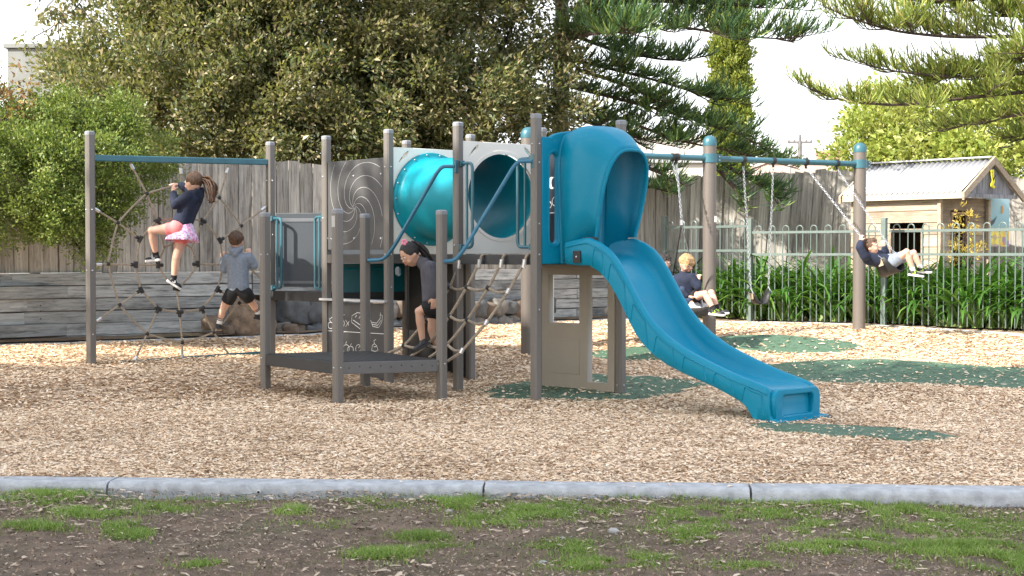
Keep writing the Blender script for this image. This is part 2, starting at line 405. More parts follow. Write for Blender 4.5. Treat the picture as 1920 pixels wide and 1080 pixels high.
# kerbs
def kerb(name, line, widths, top, depth, segs, label):
    pts = []
    root = thing(name, label, 'kerb', (0, 0, 0))
    root['kind'] = 'structure'; del root['category']
    # resample
    P = [W(px, 600, D) for px, D in line]
    L = [0]
    for a, b_ in zip(P, P[1:]): L.append(L[-1] + (V((b_.x, b_.y)) - V((a.x, a.y))).length)
    def at(s):
        for i in range(len(P) - 1):
            if s <= L[i + 1] + 1e-6:
                t = (s - L[i]) / (L[i + 1] - L[i]); return V((lerp(P[i].x, P[i + 1].x, t), lerp(P[i].y, P[i + 1].y, t)))
        return V((P[-1].x, P[-1].y))
    s = 0; k = 0
    while s < L[-1] - .05:
        e = min(L[-1], s + segs[k % len(segs)]); mbk = MB(); n = max(2, int((e - s) / .25)); prof = [(0, -depth), (0, -.03), (.012, -.008), (.035, 0), (widths - .03, 0), (widths, -.02), (widths, -depth)]
        for i in range(n + 1):
            q = lerp(s + .006, e - .006, i / n); a = at(q); t = (at(min(L[-1], q + .2)) - at(max(0, q - .2))).normalized(); nn = V((-t.y, t.x))
            for (u_, z_) in prof:
                jz = mnoise.noise(V((q * 3, u_ * 9, k))) * .004
                mbk.v.append((a.x + nn.x * (u_), a.y + nn.y * (u_), top(a.x, a.y) + z_ + jz))
        m_ = len(prof)
        for i in range(n):
            for j in range(m_ - 1): mbk.f.append((i * m_ + j, i * m_ + j + 1, (i + 1) * m_ + j + 1, (i + 1) * m_ + j))
        mbk.f.append(tuple(range(m_))); mbk.f.append(tuple(n * m_ + j for j in range(m_))[::-1])
        mbk.build('kerb_segment', M_CONC, root, smooth=True, angle=R(60)); s = e; k += 1
    return root
kfroot = kerb('front_kerb', KF, .21, lambda x, y: .022, .16, [1.95, 1.95, 1.35, 1.9], 'pale concrete kerb in front of the wood chips')
kerb('back_kerb', BK, .11, lambda x, y: gz(x, y) + .018, .12, [2.4], 'thin pale concrete kerb edging the back of the wood chips')
pp = W(485, 918, 7.27); mb = MB(); mb.tube([(pp.x, 7.262, -.018), (pp.x, 7.36, -.018)], .011, 12); mb.build('drain_pipe', M_SOLE, kfroot, smooth=True)
mb = MB(); mb.tube([(pp.x, 7.257, -.018), (pp.x, 7.260, -.018)], .007, 10); mb.build('drain_hole_dot', M_BLACK, kfroot)

# ---- wood chips: real slivers scattered over the mulch, some strayed on to the soil
def chips(name, m, xs, ys, zs, size, tilt=.5, zoff=.006):
    N = len(xs); L = size * (0.6 + .9 * rng.random(N)); Wd = L * (.22 + .3 * rng.random(N))
    th = rng.random(N) * 2 * np.pi
    tx, ty = (rng.normal(0, tilt * .26, N)), (rng.normal(0, tilt * .34, N))
    dx = np.stack([np.cos(th), np.sin(th), tx], 1); dx /= np.linalg.norm(dx, axis=1)[:, None]
    dy = np.stack([-np.sin(th), np.cos(th), ty], 1); dy /= np.linalg.norm(dy, axis=1)[:, None]
    nz = np.cross(dx, dy); c = np.stack([xs, ys, zs + zoff + rng.random(N) * .012], 1)
    bend = (rng.random(N) - .5) * .25 * L
    rows = []
    for a, wv, bd in ((-.5, .65, 0), (0.05, 1, 1), (.5, .5, 0)):
        for s_ in (-.5, .5):
            rows.append(c + dx * (a * L)[:, None] + dy * (s_ * wv * Wd)[:, None] + nz * (bd * bend)[:, None])
    Vv = np.stack(rows, 1).reshape(-1, 3); b0 = (np.arange(N) * 6)[:, None]
    Fv = np.concatenate([b0 + np.array([[0, 1, 3, 2]]), b0 + np.array([[2, 3, 5, 4]])], 0)
    return link(name, npmesh(name, Vv, Fv, m), kind='stuff')
def chipmat(name, stops):
    m, nt, b = newmat(name); g = node(nt, 'ShaderNodeNewGeometry')
    nt.links.new(ramp(nt, g.outputs['Random Per Island'], stops), b.inputs['Base Color']); b.inputs['Roughness'].default_value = .8
    b.inputs['Specular IOR Level'].default_value = .3; return m
M_CHIP = chipmat('pale_wood_chip', [(0, (.34, .20, .11)), (.04, (.62, .42, .25)), (.4, (.77, .575, .39)), (.8, (.83, .665, .48)), (1, (.88, .75, .58))])
M_CHIP2 = chipmat('weathered_wood_chip', [(0, (.12, .09, .065)), (.4, (.30, .23, .17)), (.8, (.48, .38, .28)), (1, (.62, .5, .38))])
M_CLOD = chipmat('soil_clod', [(0, (.08, .053, .035)), (.6, (.21, .148, .10)), (1, (.46, .34, .23))])
gzv = np.vectorize(gz); szv = np.vectorize(soil_z)
def kfy(x):  # y of front kerb at world x
    return np.interp(x, [-9, -2.55, 0, 2.68, 9], [7.53, 7.36, 7.20, 7.02, 6.6]) + .21
def scatter(n, ya, yb, power=1.0):
    ys = ya + (yb - ya) * rng.random(n) ** power; xs = (rng.random(n) * 2 - 1) * (ys * .385 + 1.3)
    return xs, ys
def backy(x, y):
    px = 960 + F * x / y; return np.interp(px, [p for p, d in BK], [d for p, d in BK])
def matmask(xs, ys):
    ins = np.zeros(len(xs), bool)
    for k, (cx, cy, rx, ry, sk) in enumerate(MAT_SHAPES):
        Y = (ys - cy) / ry; X = (xs - cx - sk * (ys - cy)) / rx
        r = np.sqrt(X * X + Y * Y); a = np.arctan2(Y, X)
        ins |= r < .93 + .1 * np.sin(a * 5 + k) + .06 * np.sin(a * 11 + k)
    return ins
for nm, n, ya, yb, size in (('wood_chips', 140000, 7.0, 10.8, .026), ('wood_chips', 95000, 10.8, 15.0, .038), ('wood_chips', 58000, 15.0, 20.0, .050)):
    xs, ys = scatter(n, ya, yb)
    keep = (ys > kfy(xs) - .01) & (ys < backy(xs, ys) - .02)
    ms = matmask(xs, ys); keep &= (~ms) | (rng.random(n) < .06)
    xs, ys = xs[keep], ys[keep]; zz = gzv(xs, ys); chips(nm, M_CHIP, xs, ys, zz + np.where(matmask(xs, ys), .012, 0), size, .55)
xs, ys = scatter(60000, 7.2, 18.5); nz_ = np.array([mnoise.noise(V((x * 1.1, y * .8, 21))) + .5 * mnoise.noise(V((x * 3.5, y * 3, 4))) for x, y in zip(xs, ys)])
k = (ys > kfy(xs) + .02) & (ys < backy(xs, ys) - .05) & (nz_ > .17) & ~matmask(xs, ys); chips('damp_wood_chips', chipmat('damp_wood_chip', [(0, (.16, .09, .05)), (.4, (.34, .21, .12)), (.8, (.56, .37, .22)), (1, (.66, .48, .3))]), xs[k], ys[k], gzv(xs[k], ys[k]) + .006, .032, .5)
xs, ys = scatter(3200, 5.2, 7.4); d = kfy(xs) - .21 - ys; k = (d > 0) & (rng.random(3200) < .25 + .75 * np.exp(-d * 1.6)); xs, ys = xs[k], ys[k]
chips('stray_wood_chips', M_CHIP2, xs, ys, szv(xs, ys), .036, .4)
xs, ys = scatter(18000, 5.1, 7.2); k = (ys < kfy(xs) - .22) & (np.sin(xs * 3.1 + ys * 4) + rng.normal(0, .6, 18000) > .2); chips('soil_litter', M_CHIP2, xs[k], ys[k], szv(xs[k], ys[k]), .014, .6)
xs, ys = scatter(2600, 6.65, 7.3); k = (ys < kfy(xs) - .22) & (np.sin(xs * 2.3 + 1) + np.sin(xs * 5.1) > -.3); xs, ys = xs[k], ys[k]; k = rng.random(len(xs)) < .75; xs, ys = xs[k], ys[k]
chips('kerbside_wood_chips', M_CHIP2, xs, ys, szv(xs, ys), .038, .4)
xs, ys = scatter(200, 6.9, 7.55); k = (ys > kfy(xs) - .21) & (ys < kfy(xs)); chips('kerb_top_wood_chips', M_CHIP, xs[k], ys[k], np.full(k.sum(), .02), .028, .1, .002)
xs, ys = scatter(30000, 4.9, 7.6); k = ys < kfy(xs) - .21; chips('soil_clods', M_CLOD, xs[k], ys[k], szv(xs[k], ys[k]) - .003, .0125, 1.8)

# ---- grass in tufts on the bare soil
def blades(pts, h, wd, lean=.5, segs=2):
    """pts (N,3) bases"""
    N = len(pts); th = rng.random(N) * 2 * np.pi; L = h * (.5 + .8 * rng.random(N)); ln = lean * (.3 + rng.random(N))
    d = np.stack([np.cos(th), np.sin(th), np.zeros(N)], 1); sd = np.stack([-np.sin(th), np.cos(th), np.zeros(N)], 1)
    fac = rng.random(N) * 2 * np.pi; sd = np.stack([np.cos(fac), np.sin(fac), np.zeros(N)], 1)
    rows = []
    for i in range(segs + 1):
        t = i / segs; wv = wd * (1 - t * .85) / 2
        p = pts + np.array([0, 0, 1.0]) * (L * t * (1 - .35 * ln * t))[:, None] + d * (L * ln * t * t)[:, None]
        rows += [p - sd * wv, p + sd * wv]
    K = 2 * (segs + 1); Vv = np.stack(rows, 1).reshape(-1, 3); b0 = (np.arange(N) * K)[:, None]
    Fv = np.concatenate([b0 + np.array([[2 * i, 2 * i + 1, 2 * i + 3, 2 * i + 2]]) for i in range(segs)], 0)
    return Vv, Fv
M_GRASS = leafmat('grass_blade', [(0, (.12, .18, .03)), (.4, (.22, .34, .06)), (.75, (.33, .46, .10)), (1, (.5, .5, .22))], .6, .3, (.2, .4, .03), (.10, .15, .03))
PATCH = [(90, 940, 70, 8, 1), (165, 978, 65, 7, 1), (235, 1008, 38, 12, 1), (300, 965, 50, 10, .7), (350, 950, 30, 6, .4), (420, 952, 50, 8, .35), (548, 974, 24, 8, .9), (70, 1004, 50, 8, .9),
         (600, 928, 25, 6, .3), (740, 926, 45, 9, 1), (815, 932, 40, 9, 1), (860, 952, 50, 13, 1), (700, 955, 60, 10, .35), (930, 990, 60, 12, .9), (1000, 972, 75, 14, 1),
         (790, 1018, 40, 9, .9), (715, 1058, 50, 14, .9), (830, 1040, 40, 10, .4), (1080, 1042, 65, 12, .8), (1120, 1080, 80, 14, .8), (1150, 935, 60, 8, 1.0), (1280, 938, 60, 9, 1.3), (1380, 938, 45, 9, 1.2), (1290, 990, 80, 20, .6),
         (1300, 1015, 45, 12, .8), (1440, 935, 60, 9, 1.4), (1530, 930, 70, 11, 1.7), (1560, 948, 80, 10, 1.1), (1450, 965, 70, 12, .6), (1530, 992, 50, 11, .8), (1560, 1035, 85, 10, .9), (1640, 1030, 70, 9, .7),
         (1720, 965, 65, 12, 1), (1770, 985, 80, 16, .8), (1870, 985, 70, 18, .7), (1800, 1035, 90, 16, 1), (1890, 1060, 60, 16, .9), (1650, 1005, 70, 10, .4), (60, 955, 60, 10, .4), (480, 930, 60, 6, .25), (600, 1000, 60, 12, .15), (1200, 1060, 50, 12, .4),
         (1760, 935, 120, 8, .25), (1400, 1070, 60, 12, .3), (370, 1075, 50, 6, .4), (1680, 1070, 40, 8, .4), (1330, 965, 120, 14, .35), (1100, 965, 100, 14, .3), (200, 960, 120, 18, .22)]
bp = []
for (cx, cy, rx, ry, dens) in PATCH:
    n = int(rx * ry * 7 * min(dens, 1.3)); 
    for _ in range(n):
        a = random.gauss(0, .62); b_ = random.gauss(0, .62); px, py = cx + a * rx, cy + b_ * ry
        D = (EYE + .05) * F / (py - 477); p = W(px, py, D); x, y = p.x, p.y
        if y > float(kfy(x)) - .22: continue
        if mnoise.noise(V((x * 6, y * 9, 2))) < random.uniform(-.25, .25): continue
        bp.append((x, y, soil_z(x, y) - .004, .036 * min(1.7, max(.6, dens)) * (1 if dens < 1.15 else 1.35)))
bp = np.array(bp); Vs, Fs, off = [], [], 0
for lo, hi in ((0, .02), (.02, .03), (.03, 1)):
    k = (bp[:, 3] > lo) & (bp[:, 3] <= hi)
    if k.sum() == 0: continue
    v_, f_ = blades(bp[k, :3], float(bp[k, 3].mean()), .0042, .7); Vs.append(v_); Fs.append(f_ + off); off += len(v_)
link('lawn_grass', npmesh('lawn_grass', np.concatenate(Vs), np.concatenate(Fs), M_GRASS), kind='stuff')
xs, ys = scatter(16000, 5.0, 7.3); k = (ys < kfy(xs) - .22) & (np.array([mnoise.noise(V((x * 1.2, y * 1.5, 12))) for x, y in zip(xs, ys)]) + .12 * np.clip(xs, -1, 3) > .02); xs, ys = xs[k], ys[k]
v_, f_ = blades(np.stack([xs, ys, szv(xs, ys)], 1), .024, .0035, 1.3); link('sparse_grass', npmesh('sparse_grass', v_, f_, leafmat('sparse_grass_blade', [(0, (.09, .10, .03)), (.5, (.15, .20, .04)), (1, (.30, .27, .13))], .7, .2)), kind='stuff')
# pale stones on the soil
for px, py, r in ((1150, 1010, .022), (1055, 1026, .014), (1205, 952, .015), (1018, 1075, .016), (842, 968, .016), (1085, 905 + 45, .01)):
    D = (EYE + .05) * F / (py - 477); p = W(px, py, D); mbs = MB(); mbs.ell((0, 0, 0), r * 1.3, r, r * .7, nu=9, nv=6, fn=lambda q: q * (1 + .25 * mnoise.noise(q * 2 + V((px, 0, 0)))))
    o = link('stone', mbs.mesh('stone', mat('pale_stone', (.4, .4, .38), .85, 0, .3, 30), smooth=True, angle=R(60)), loc=(p.x, p.y, soil_z(p.x, p.y) + r * .3)); tag(o, 'small pale stone lying on the bare soil in front of the kerb', 'stone', 'pale stones on the soil')

# ------------------------------------------------------------------ back boundary: palings, sleepers, stones
BW = [(-700, 12.3), (0, 14.85), (480, 16.35), (745, 17.5), (895, 18.35), (1000, 19.1), (1180, 20.3)]
def wallpt(px): return W(px, 600, poly_at(BW, px))
def line_pts(line, x0, x1):
    P = [W(x, 600, poly_at(line, x)) for x in [x0] + [x for x, d in line if x0 < x < x1] + [x1]]; P = [V((p.x, p.y, 0)) for p in P]; L = [0]
    for a, b_ in zip(P, P[1:]): L.append(L[-1] + (b_ - a).length)
    def at(s):
        s = max(0, min(L[-1], s))
        for i in range(len(P) - 1):
            if s <= L[i + 1] + 1e-9: return P[i].lerp(P[i + 1], (s - L[i]) / (L[i + 1] - L[i]))
        return P[-1]
    return at, L[-1]
PALM = []
for k in range(6):
    mbp = MB(); h = 1.0; nseg = 5; wv = .151; t = .016; js = [random.uniform(-.004, .004) for _ in range(nseg + 1)]
    cut = random.choice([0, 0, .012, -.01])
    for i in range(nseg + 1):
        z = h * i / nseg; cup = js[i]
        zz = z + (cut if i == nseg else 0)
        mbp.v += [(-wv / 2, -t / 2 + cup, z), (wv / 2, -t / 2 + cup, zz), (wv / 2, t / 2 + cup, zz), (-wv / 2, t / 2 + cup, z)]
    for i in range(nseg):
        for j in range(4):
            mbp.f.append((i * 4 + j, i * 4 + (j + 1) % 4, i * 4 + 4 + (j + 1) % 4, i * 4 + 4 + j))
    mbp.f += [(3, 2, 1, 0), (nseg * 4, nseg * 4 + 1, nseg * 4 + 2, nseg * 4 + 3)]
    PALM.append(mbp.mesh('paling', W_PALE, smooth=False))
def paling_fence(root, at, L, ztop, zbot, lean=.0, pitch=.156, side=1):
    s = .08; n = 0; strips = []
    while s < L - .05:
        p = at(s); t = (at(s + .1) - at(s - .1)).normalized(); yaw = math.atan2(t.y, t.x) + random.uniform(-.02, .02)
        zb = zbot(p) if callable(zbot) else zbot; zt = (ztop(p) if callable(ztop) else ztop) + random.uniform(-.025, .03)
        o = bpy.data.objects.new('paling', random.choice(PALM)); col.objects.link(o); o.parent = root
        o.location = V((p.x, p.y, zb)) + V((-t.y, t.x, 0)) * ((n % 2) * .012) - ORG[root.name]
        o.rotation_euler = (random.uniform(-.006, .006), random.gauss(0, .006) + (lean(s / L) if callable(lean) else lean), yaw); o.scale = (random.uniform(.93, 1.03), 1, zt - zb)
        ax_, bx_ = p + V((-t.y, t.x, 0)) * .035, V((t.x, t.y, 0)); g_ = bx_ * pitch * .5; strips.append((ax_ + g_ - bx_ * .035, bx_ * .07, V((-t.y, t.x, 0)) * .012, zb, zt - .02, bx_ * math.tan(lean(s / L) if callable(lean) else lean)))
        s += pitch * random.uniform(.98, 1.03); n += 1
    mb = MB()
    for (o_, a_, b_, z0_, z1_, ln_) in strips: mb.pbox(o_ + UP * z0_, a_, b_, (UP + ln_) * (z1_ - z0_))
    mb.build('cover_strip', W_PALE, root, kind='stuff')
at, L = line_pts(BW, -420, 1178)
pf = thing('paling_fence', 'weathered grey paling fence standing on top of the timber and stone retaining wall', 'fence', tuple(at(L * .5)) [:2] + (1.0,))
paling_fence(pf, at, L, 2.27, 1.005)
for z in (1.25, 2.0):
    mb = MB(); pts = [at(s) + V((-.05, .06, z)) for s in np.linspace(0, L, 14)]
    for a, b_ in zip(pts, pts[1:]): mb.bar(a, b_, .04, .07)
    mb.build('fence_rail', W_SLEEP, pf)
BW2 = [(1168, 20.75), (1460, 20.8), (1600, 20.7), (1920, 19.8), (2500, 18.4)]
at2, L2 = line_pts(BW2, 1168, 2350)
pf2 = thing('paling_fence', 'leaning grey paling fence behind the pool fence, plants and cubby house', 'fence', tuple(at2(1))[:2] + (.3,))
def zt2(p):
    px = 960 + F * p.x / p.y; return float(np.interp(px, [1168, 1300, 1400, 1440, 1600, 1920], [2.34, 2.34, 2.33, 2.43, 2.42, 2.26]))
paling_fence(pf2, at2, L2, zt2, .27, lean=lambda t: .08 * math.exp(-((t - .28) / .14) ** 2))
for z in (.7, 1.95):
    mb = MB(); pts = [at2(s) + V((0, .07, z)) for s in np.linspace(0, L2, 14)]
    for a, b_ in zip(pts, pts[1:]): mb.bar(a, b_, .04, .07)
    mb.build('fence_rail', W_SLEEP, pf2)
# sleepers: each timber its own part
rw = thing('retaining_wall', 'low retaining wall of stacked grey timber sleepers under the paling fence', 'retaining wall', tuple(at(L * .3))[:2] + (.2,))
SLM = {}
def sleeper(s0, s1, z0, h, a_t, root=rw, m=W_SLEEP, push=0):
    p, q = a_t(s0 + .004), a_t(s1 - .004); t = (q - p); ln = t.length; t.normalize(); n_ = V((t.y, -t.x, 0))
    mb = MB(); k = max(2, int(ln / .3)); hh = h - .008
    for i in range(k + 1):
        x = ln * i / k; jz = mnoise.noise(V((s0 + x, z0 * 5, 1))) * .004
        mb.v += [(x, -.03, 0), (x, .05, 0), (x, .05, hh + jz), (x, -.03, hh + jz)]
    for i in range(k):
        for j in range(4): mb.f.append((i * 4 + j, i * 4 + (j + 1) % 4, i * 4 + 4 + (j + 1) % 4, i * 4 + 4 + j))
    mb.f += [(3, 2, 1, 0), (k * 4, k * 4 + 1, k * 4 + 2, k * 4 + 3)]
    me = mb.mesh('sleeper', m); o = link('sleeper', me, root); o.location = p + n_ * (.03 + push + random.uniform(0, .012)) + V((0, 0, z0)) - ORG[root.name]
    o.rotation_euler = (0, random.gauss(0, .0015), math.atan2(t.y, t.x)); b = o.modifiers.new('bevel', 'BEVEL'); b.width = .005; b.segments = 1
    return o
def s_of(px, a_t=None, L_=None):
    tgt = wallpt(px); best = min(np.linspace(0, L, 800), key=lambda s: (at(s) - V((tgt.x, tgt.y, 0))).length); return float(best)
hS = .135; sx = s_of(470)
for r in range(6):
    z0 = 1.005 - hS * (r + 1); cuts = [0]; 
    while cuts[-1] < sx - .5: cuts.append(min(sx, cuts[-1] + random.uniform(1.9, 3.0)))
    cuts[-1] = sx
    for a, b_ in zip(cuts, cuts[1:]): sleeper(a, b_, z0, hS, at)
sA, sB, sC = s_of(470), s_of(1005), L
for r in range(2 if True else 0):
    z0 = 1.005 - hS * (r + 1); cuts = list(np.arange(sA, sB, 2.2)) + [sB]
    for a, b_ in zip(cuts, cuts[1:]): 
        if b_ - a > .1: sleeper(a, b_, z0, hS, at)
z0 = 1.005 - hS * 3
for a, b_ in ((s_of(800), sB),): sleeper(a, b_, z0, hS, at)
for r in range(6):
    z0 = 1.005 - hS * (r + 1); sleeper(sB, sB + 1.0 if r % 2 else sB + .7, z0, hS, at, push=0); sleeper(sB + 1.0 if r % 2 else sB + .7, L, z0, hS, at)
mb = MB(); pts = [at(s) for s in np.linspace(0, L, 40)]
for p in pts: mb.v += [(p.x - .12, p.y + .2, .1), (p.x - .12, p.y + .2, .97), (p.x - .9, p.y + 1.4, .97), (p.x - .9, p.y + 1.4, .1)]
for i in range(39):
    for j in range(4): mb.f.append((i * 4 + j, i * 4 + (j + 1) % 4, i * 4 + 4 + (j + 1) % 4, i * 4 + 4 + j))
mb.build('retained_soil', M_SOIL, kind='structure')
# nail rows on sleepers at left
mb = MB(); sN = s_of(74); pn = at(sN); tn = (at(sN + .1) - at(sN - .1)).normalized(); nn = V((tn.y, -tn.x, 0))
for z in (.32, .38, .46, .52, .6, .66): mb.ell(pn + nn * .066 + V((0, 0, z)), .008, .008, .008, nu=6, nv=4)
mb.build('nail', M_BLACK, rw)
# garden soil strip and stones
def bedsoil(x, y): return gz(x, y) + .03
mb = MB()
pts = [(at(s)) for s in np.linspace(0, L, 60)]
for p in pts: 
    px = 960 + F * p.x / p.y; D1 = poly_at(BK, px); q = W(px, 600, D1 + .06)
    mb.v += [(q.x, q.y, gz(q.x, q.y) + .035), (p.x, p.y + .1, gz(p.x, p.y) + .06)]
for i in range(len(pts) - 1): mb.f.append((2 * i, 2 * i + 2, 2 * i + 3, 2 * i + 1))
mb.build('garden_soil', M_SOIL, smooth=True, kind='structure')
sw = thing('stone_wall', 'dry stone retaining wall of rounded grey and brown rocks behind the play tower', 'stone wall', tuple(at(s_of(700)))[:2] + (.3,))
M_ROCK = [mat('grey_rock', (.20, .19, .175), .85, 0, .45, 6, 40, .6), mat('brown_rock', (.17, .13, .10), .88, 0, .45, 6, 40, .6), mat('blue_grey_rock', (.11, .12, .13), .85, 0, .4, 6, 40, .6)]
def rock_mesh(rx, ry, rz, seed, nu=20, nv=14, rough=.30):
    def fn(q):
        q2 = V([math.copysign(abs(c) ** .6, c) for c in q]); k = 1 + .10 * mnoise.noise(q * 7 + V((seed, 3, 1))) + rough * mnoise.noise(q * 1.3 + V((seed, seed * 2, 0))) + rough * .4 * mnoise.noise(q * 3.7 + V((0, seed, 5)))
        return q2 * k
    mb = MB(); mb.ell((0, 0, 0), rx, ry, rz, nu=nu, nv=nv, fn=fn); return mb.mesh('rock', random.choice(M_ROCK), smooth=True, angle=R(75))
rows = [(.26, .30), (.50, .24)]
for ri, (zr, hh) in enumerate([(.28, .27), (.53, .25)]):
    s = s_of(505) + ri * .1
    while s < sB:
        wv = random.uniform(.18, .38); h2 = hh * random.uniform(.85, 1.2); p = at(s + wv / 2); t = (at(s + .1) - at(s - .1)).normalized(); n_ = V((t.y, -t.x, 0))
        if ri == 1 and s > s_of(800): h2 *= .8
        o = link('rock', rock_mesh(wv * .56, .17, h2 * .56, s * 3 + ri * 50), sw); o.location = p + n_ * random.uniform(.02, .07) + V((0, 0, zr + random.uniform(-.02, .02) - (.03 if ri and s > s_of(800) else 0))) - ORG[sw.name]
        o.rotation_euler = (0, random.uniform(-.15, .15), math.atan2(t.y, t.x)); s += wv * .84
bl = G(462, 628); bl = wallpt(462); 
o = link('boulder', rock_mesh(.20, .18, .21, 77, 22, 16, .12), loc=(bl.x + .04, bl.y - .22, .48)); o.data.materials[0] = mat('pitted_brown_boulder', (.27, .205, .155), .92, 0, .55, 14, 60, 1.0)
tag(o, 'large round pitted brown boulder behind the climbing net, beside the timber wall end', 'boulder')
for px, py, r in ((395, 605, .08), (430, 618, .06), (500, 612, .09), (545, 618, .07)):
    q = W(px, py, poly_at(BW, px) - .25); o = link('rock', rock_mesh(r * 1.3, r, r, px), sw, loc=q - ORG[sw.name])

# ------------------------------------------------------------------ buildings and pole beyond the fence
def cuboid_building(name, label, x0, x1, ytop, D, depth, m, panels=0, wallname='wall'):
    a, b_ = W(x0, ytop, D), W(x1, ytop, D); root = thing(name, label, 'building', (a.x, D, .3))
    mb = MB(); mb.pbox((a.x, D, .3), (b_.x - a.x, 0, 0), (0, depth, 0), (0, 0, a.z - .3)); mb.build('wall', m, root, bevel=.02)
    mb = MB(); mb.pbox((a.x - .06, D - .06, a.z), (b_.x - a.x + .12, 0, 0), (0, depth + .12, 0), (0, 0, .09)); mb.build('parapet', m, root)
    for i in range(panels):
        x = lerp(a.x, b_.x, (i + .5) / panels); mb = MB(); mb.pbox((x - .03, D - .02, .3), (.06, 0, 0), (0, .03, 0), (0, 0, a.z - .32)); mb.build('panel_joint', M_CONC, root)
    return root, a, b_
cuboid_building('concrete_wall', 'tall weathered grey concrete wall rising above the shrubs at far left', 13, 150, 90, 30, .5, M_CONC2, 0)
bd, a, b_ = cuboid_building('warehouse', 'cream panelled building seen over the fence behind the swing frame', 1195, 1400, 262, 34, 8, mat('cream_render', (.62, .58, .52), .85, 0, .12, .7), 4)
mb = MB(); mb.pbox((a.x - .1, 33.9, a.z - .55), (b_.x - a.x, 0, 0), (0, .1, 0), (0, 0, .08)); mb.build('gutter', M_CONC, bd)
cuboid_building('brick_chimney', 'small pinkish brick block on the skyline beyond the leaning fence', 1549, 1590, 285, 60, 2, mat('pink_brick', (.45, .27, .2), .9, 0, .3, 3), 0)
cuboid_building('far_house', 'long low pinkish house just visible over the leaning fence', 1440, 1680, 306, 45, 6, mat('pale_pink_render', (.55, .42, .36), .9, 0, .2, 1), 3)
ch, a, b_ = cuboid_building('rendered_chimney', 'square tan chimney just above the cubby house roof', 1634, 1672, 298, 27, .5, mat('tan_render', (.44, .33, .21), .9, 0, .2, 2), 0)
pr = W(1500, 252, 90); up = thing('utility_pole', 'distant dark utility pole with one crossarm against the white sky', 'utility pole', (pr.x, 90, .3))
mp_ = mat('dark_pole_timber', (.16, .15, .15), .9, 0, .2, 4)
mb = MB(); mb.tube([(pr.x, 90, .3), (pr.x, 90, 8.2), (pr.x, 90, pr.z)], [.2, .13, .06], 8); mb.build('pole', mp_, up, smooth=True)
mb = MB(); z_ = W(1500, 267, 90).z; mb.bar((pr.x - .78, 90, z_), (pr.x + .78, 90, z_), .14, .14); mb.build('crossarm', mp_, up)
for dx in (-.7, -.35, .4, .72):
    mb = MB(); mb.tube([(pr.x + dx, 90, z_ + .07), (pr.x + dx, 90, z_ + .2)], [.07, .04], 6); mb.build('insulator', mp_, up)

# ------------------------------------------------------------------ foliage builders
def leaves(centers, dirs, size, fold=.25, wr=.42, jitter=1.0):
    """folded leaves; centers (N,3); returns verts, faces (2 quads each -> pointed rhomb)"""
    N = len(centers); d = dirs + rng.normal(0, .55 * jitter, (N, 3)); d /= np.linalg.norm(d, axis=1)[:, None] + 1e-9
    r = rng.normal(0, 1, (N, 3)); s = np.cross(d, r); s /= np.linalg.norm(s, axis=1)[:, None] + 1e-9; n = np.cross(s, d)
    L = size * (.6 + .8 * rng.random(N)); Wd = L * wr
    a = centers; t = centers + d * L[:, None] + n * (L * -.15)[:, None]; m = centers + d * (L * .45)[:, None]
    l = m + s * (Wd / 2)[:, None] + n * (Wd * fold)[:, None]; rr = m - s * (Wd / 2)[:, None] + n * (Wd * fold)[:, None]
    Vv = np.stack([a, l, t, rr], 1).reshape(-1, 3); b0 = (np.arange(N) * 4)[:, None]
    return Vv, np.concatenate([b0 + np.array([[0, 1, 2, 3]])], 0)
def leaf_clumps(clumps, per, rad, size, wr=.42, up=.3, jitter=1.0, flat=.8):
    """clumps: (K,6) center + outward dir"""
    K = len(clumps); c = np.repeat(clumps[:, :3], per, 0); o = np.repeat(clumps[:, 3:], per, 0)
    r = rng.normal(0, 1, (K * per, 3)); r /= np.linalg.norm(r, axis=1)[:, None]; rr = rad * rng.random(K * per) ** .45
    off = r * rr[:, None] * np.array([1, 1, flat]); off += o * (np.abs(rng.normal(0, .35, K * per)) * rad)[:, None]
    d = r * .7 + o * .6; d[:, 2] += up
    return leaves(c + off, d, size, wr=wr, jitter=jitter)
def lobes(spec, per_area, shell=.55):
    """spec: list of (px,py,D,rx,ry(depth),rz) in px,px,m,m,m,m -> clump centres with outward dirs"""
    out = []
    for (px, py, D, rx, ry, rz) in spec:
        c = W(px, py, D); n = max(3, int(per_area * (rx * rz + rx * ry + ry * rz) * 2.4))
        v = rng.normal(0, 1, (n, 3)); v /= np.linalg.norm(v, axis=1)[:, None]; k = shell + (1 - shell) * rng.random(n) ** .6
        wob = 1 + .26 * np.sin(v[:, 0] * 5 + px) * np.cos(v[:, 2] * 6 + py)
        p = np.array(c) + v * np.array([rx, ry, rz]) * (k * wob)[:, None]; out.append(np.concatenate([p, v], 1))
    return np.concatenate(out, 0)
def limb(mb, p, q, r0, r1, seed, n=7, wob=.12):
    p, q = V(p), V(q); pts = []
    for i in range(n + 1):
        t = i / n; b = p.lerp(q, t); w_ = wob * (q - p).length * .25 * math.sin(math.pi * t)
        b += V((mnoise.noise(V((t * 3, seed, 0))), mnoise.noise(V((t * 3, seed, 5))), mnoise.noise(V((t * 3, seed, 9))) * .6)) * w_ * 2; pts.append(b)
    mb.tube(pts, [lerp(r0, r1, i / n) for i in range(n + 1)], 8, cap=True); return pts
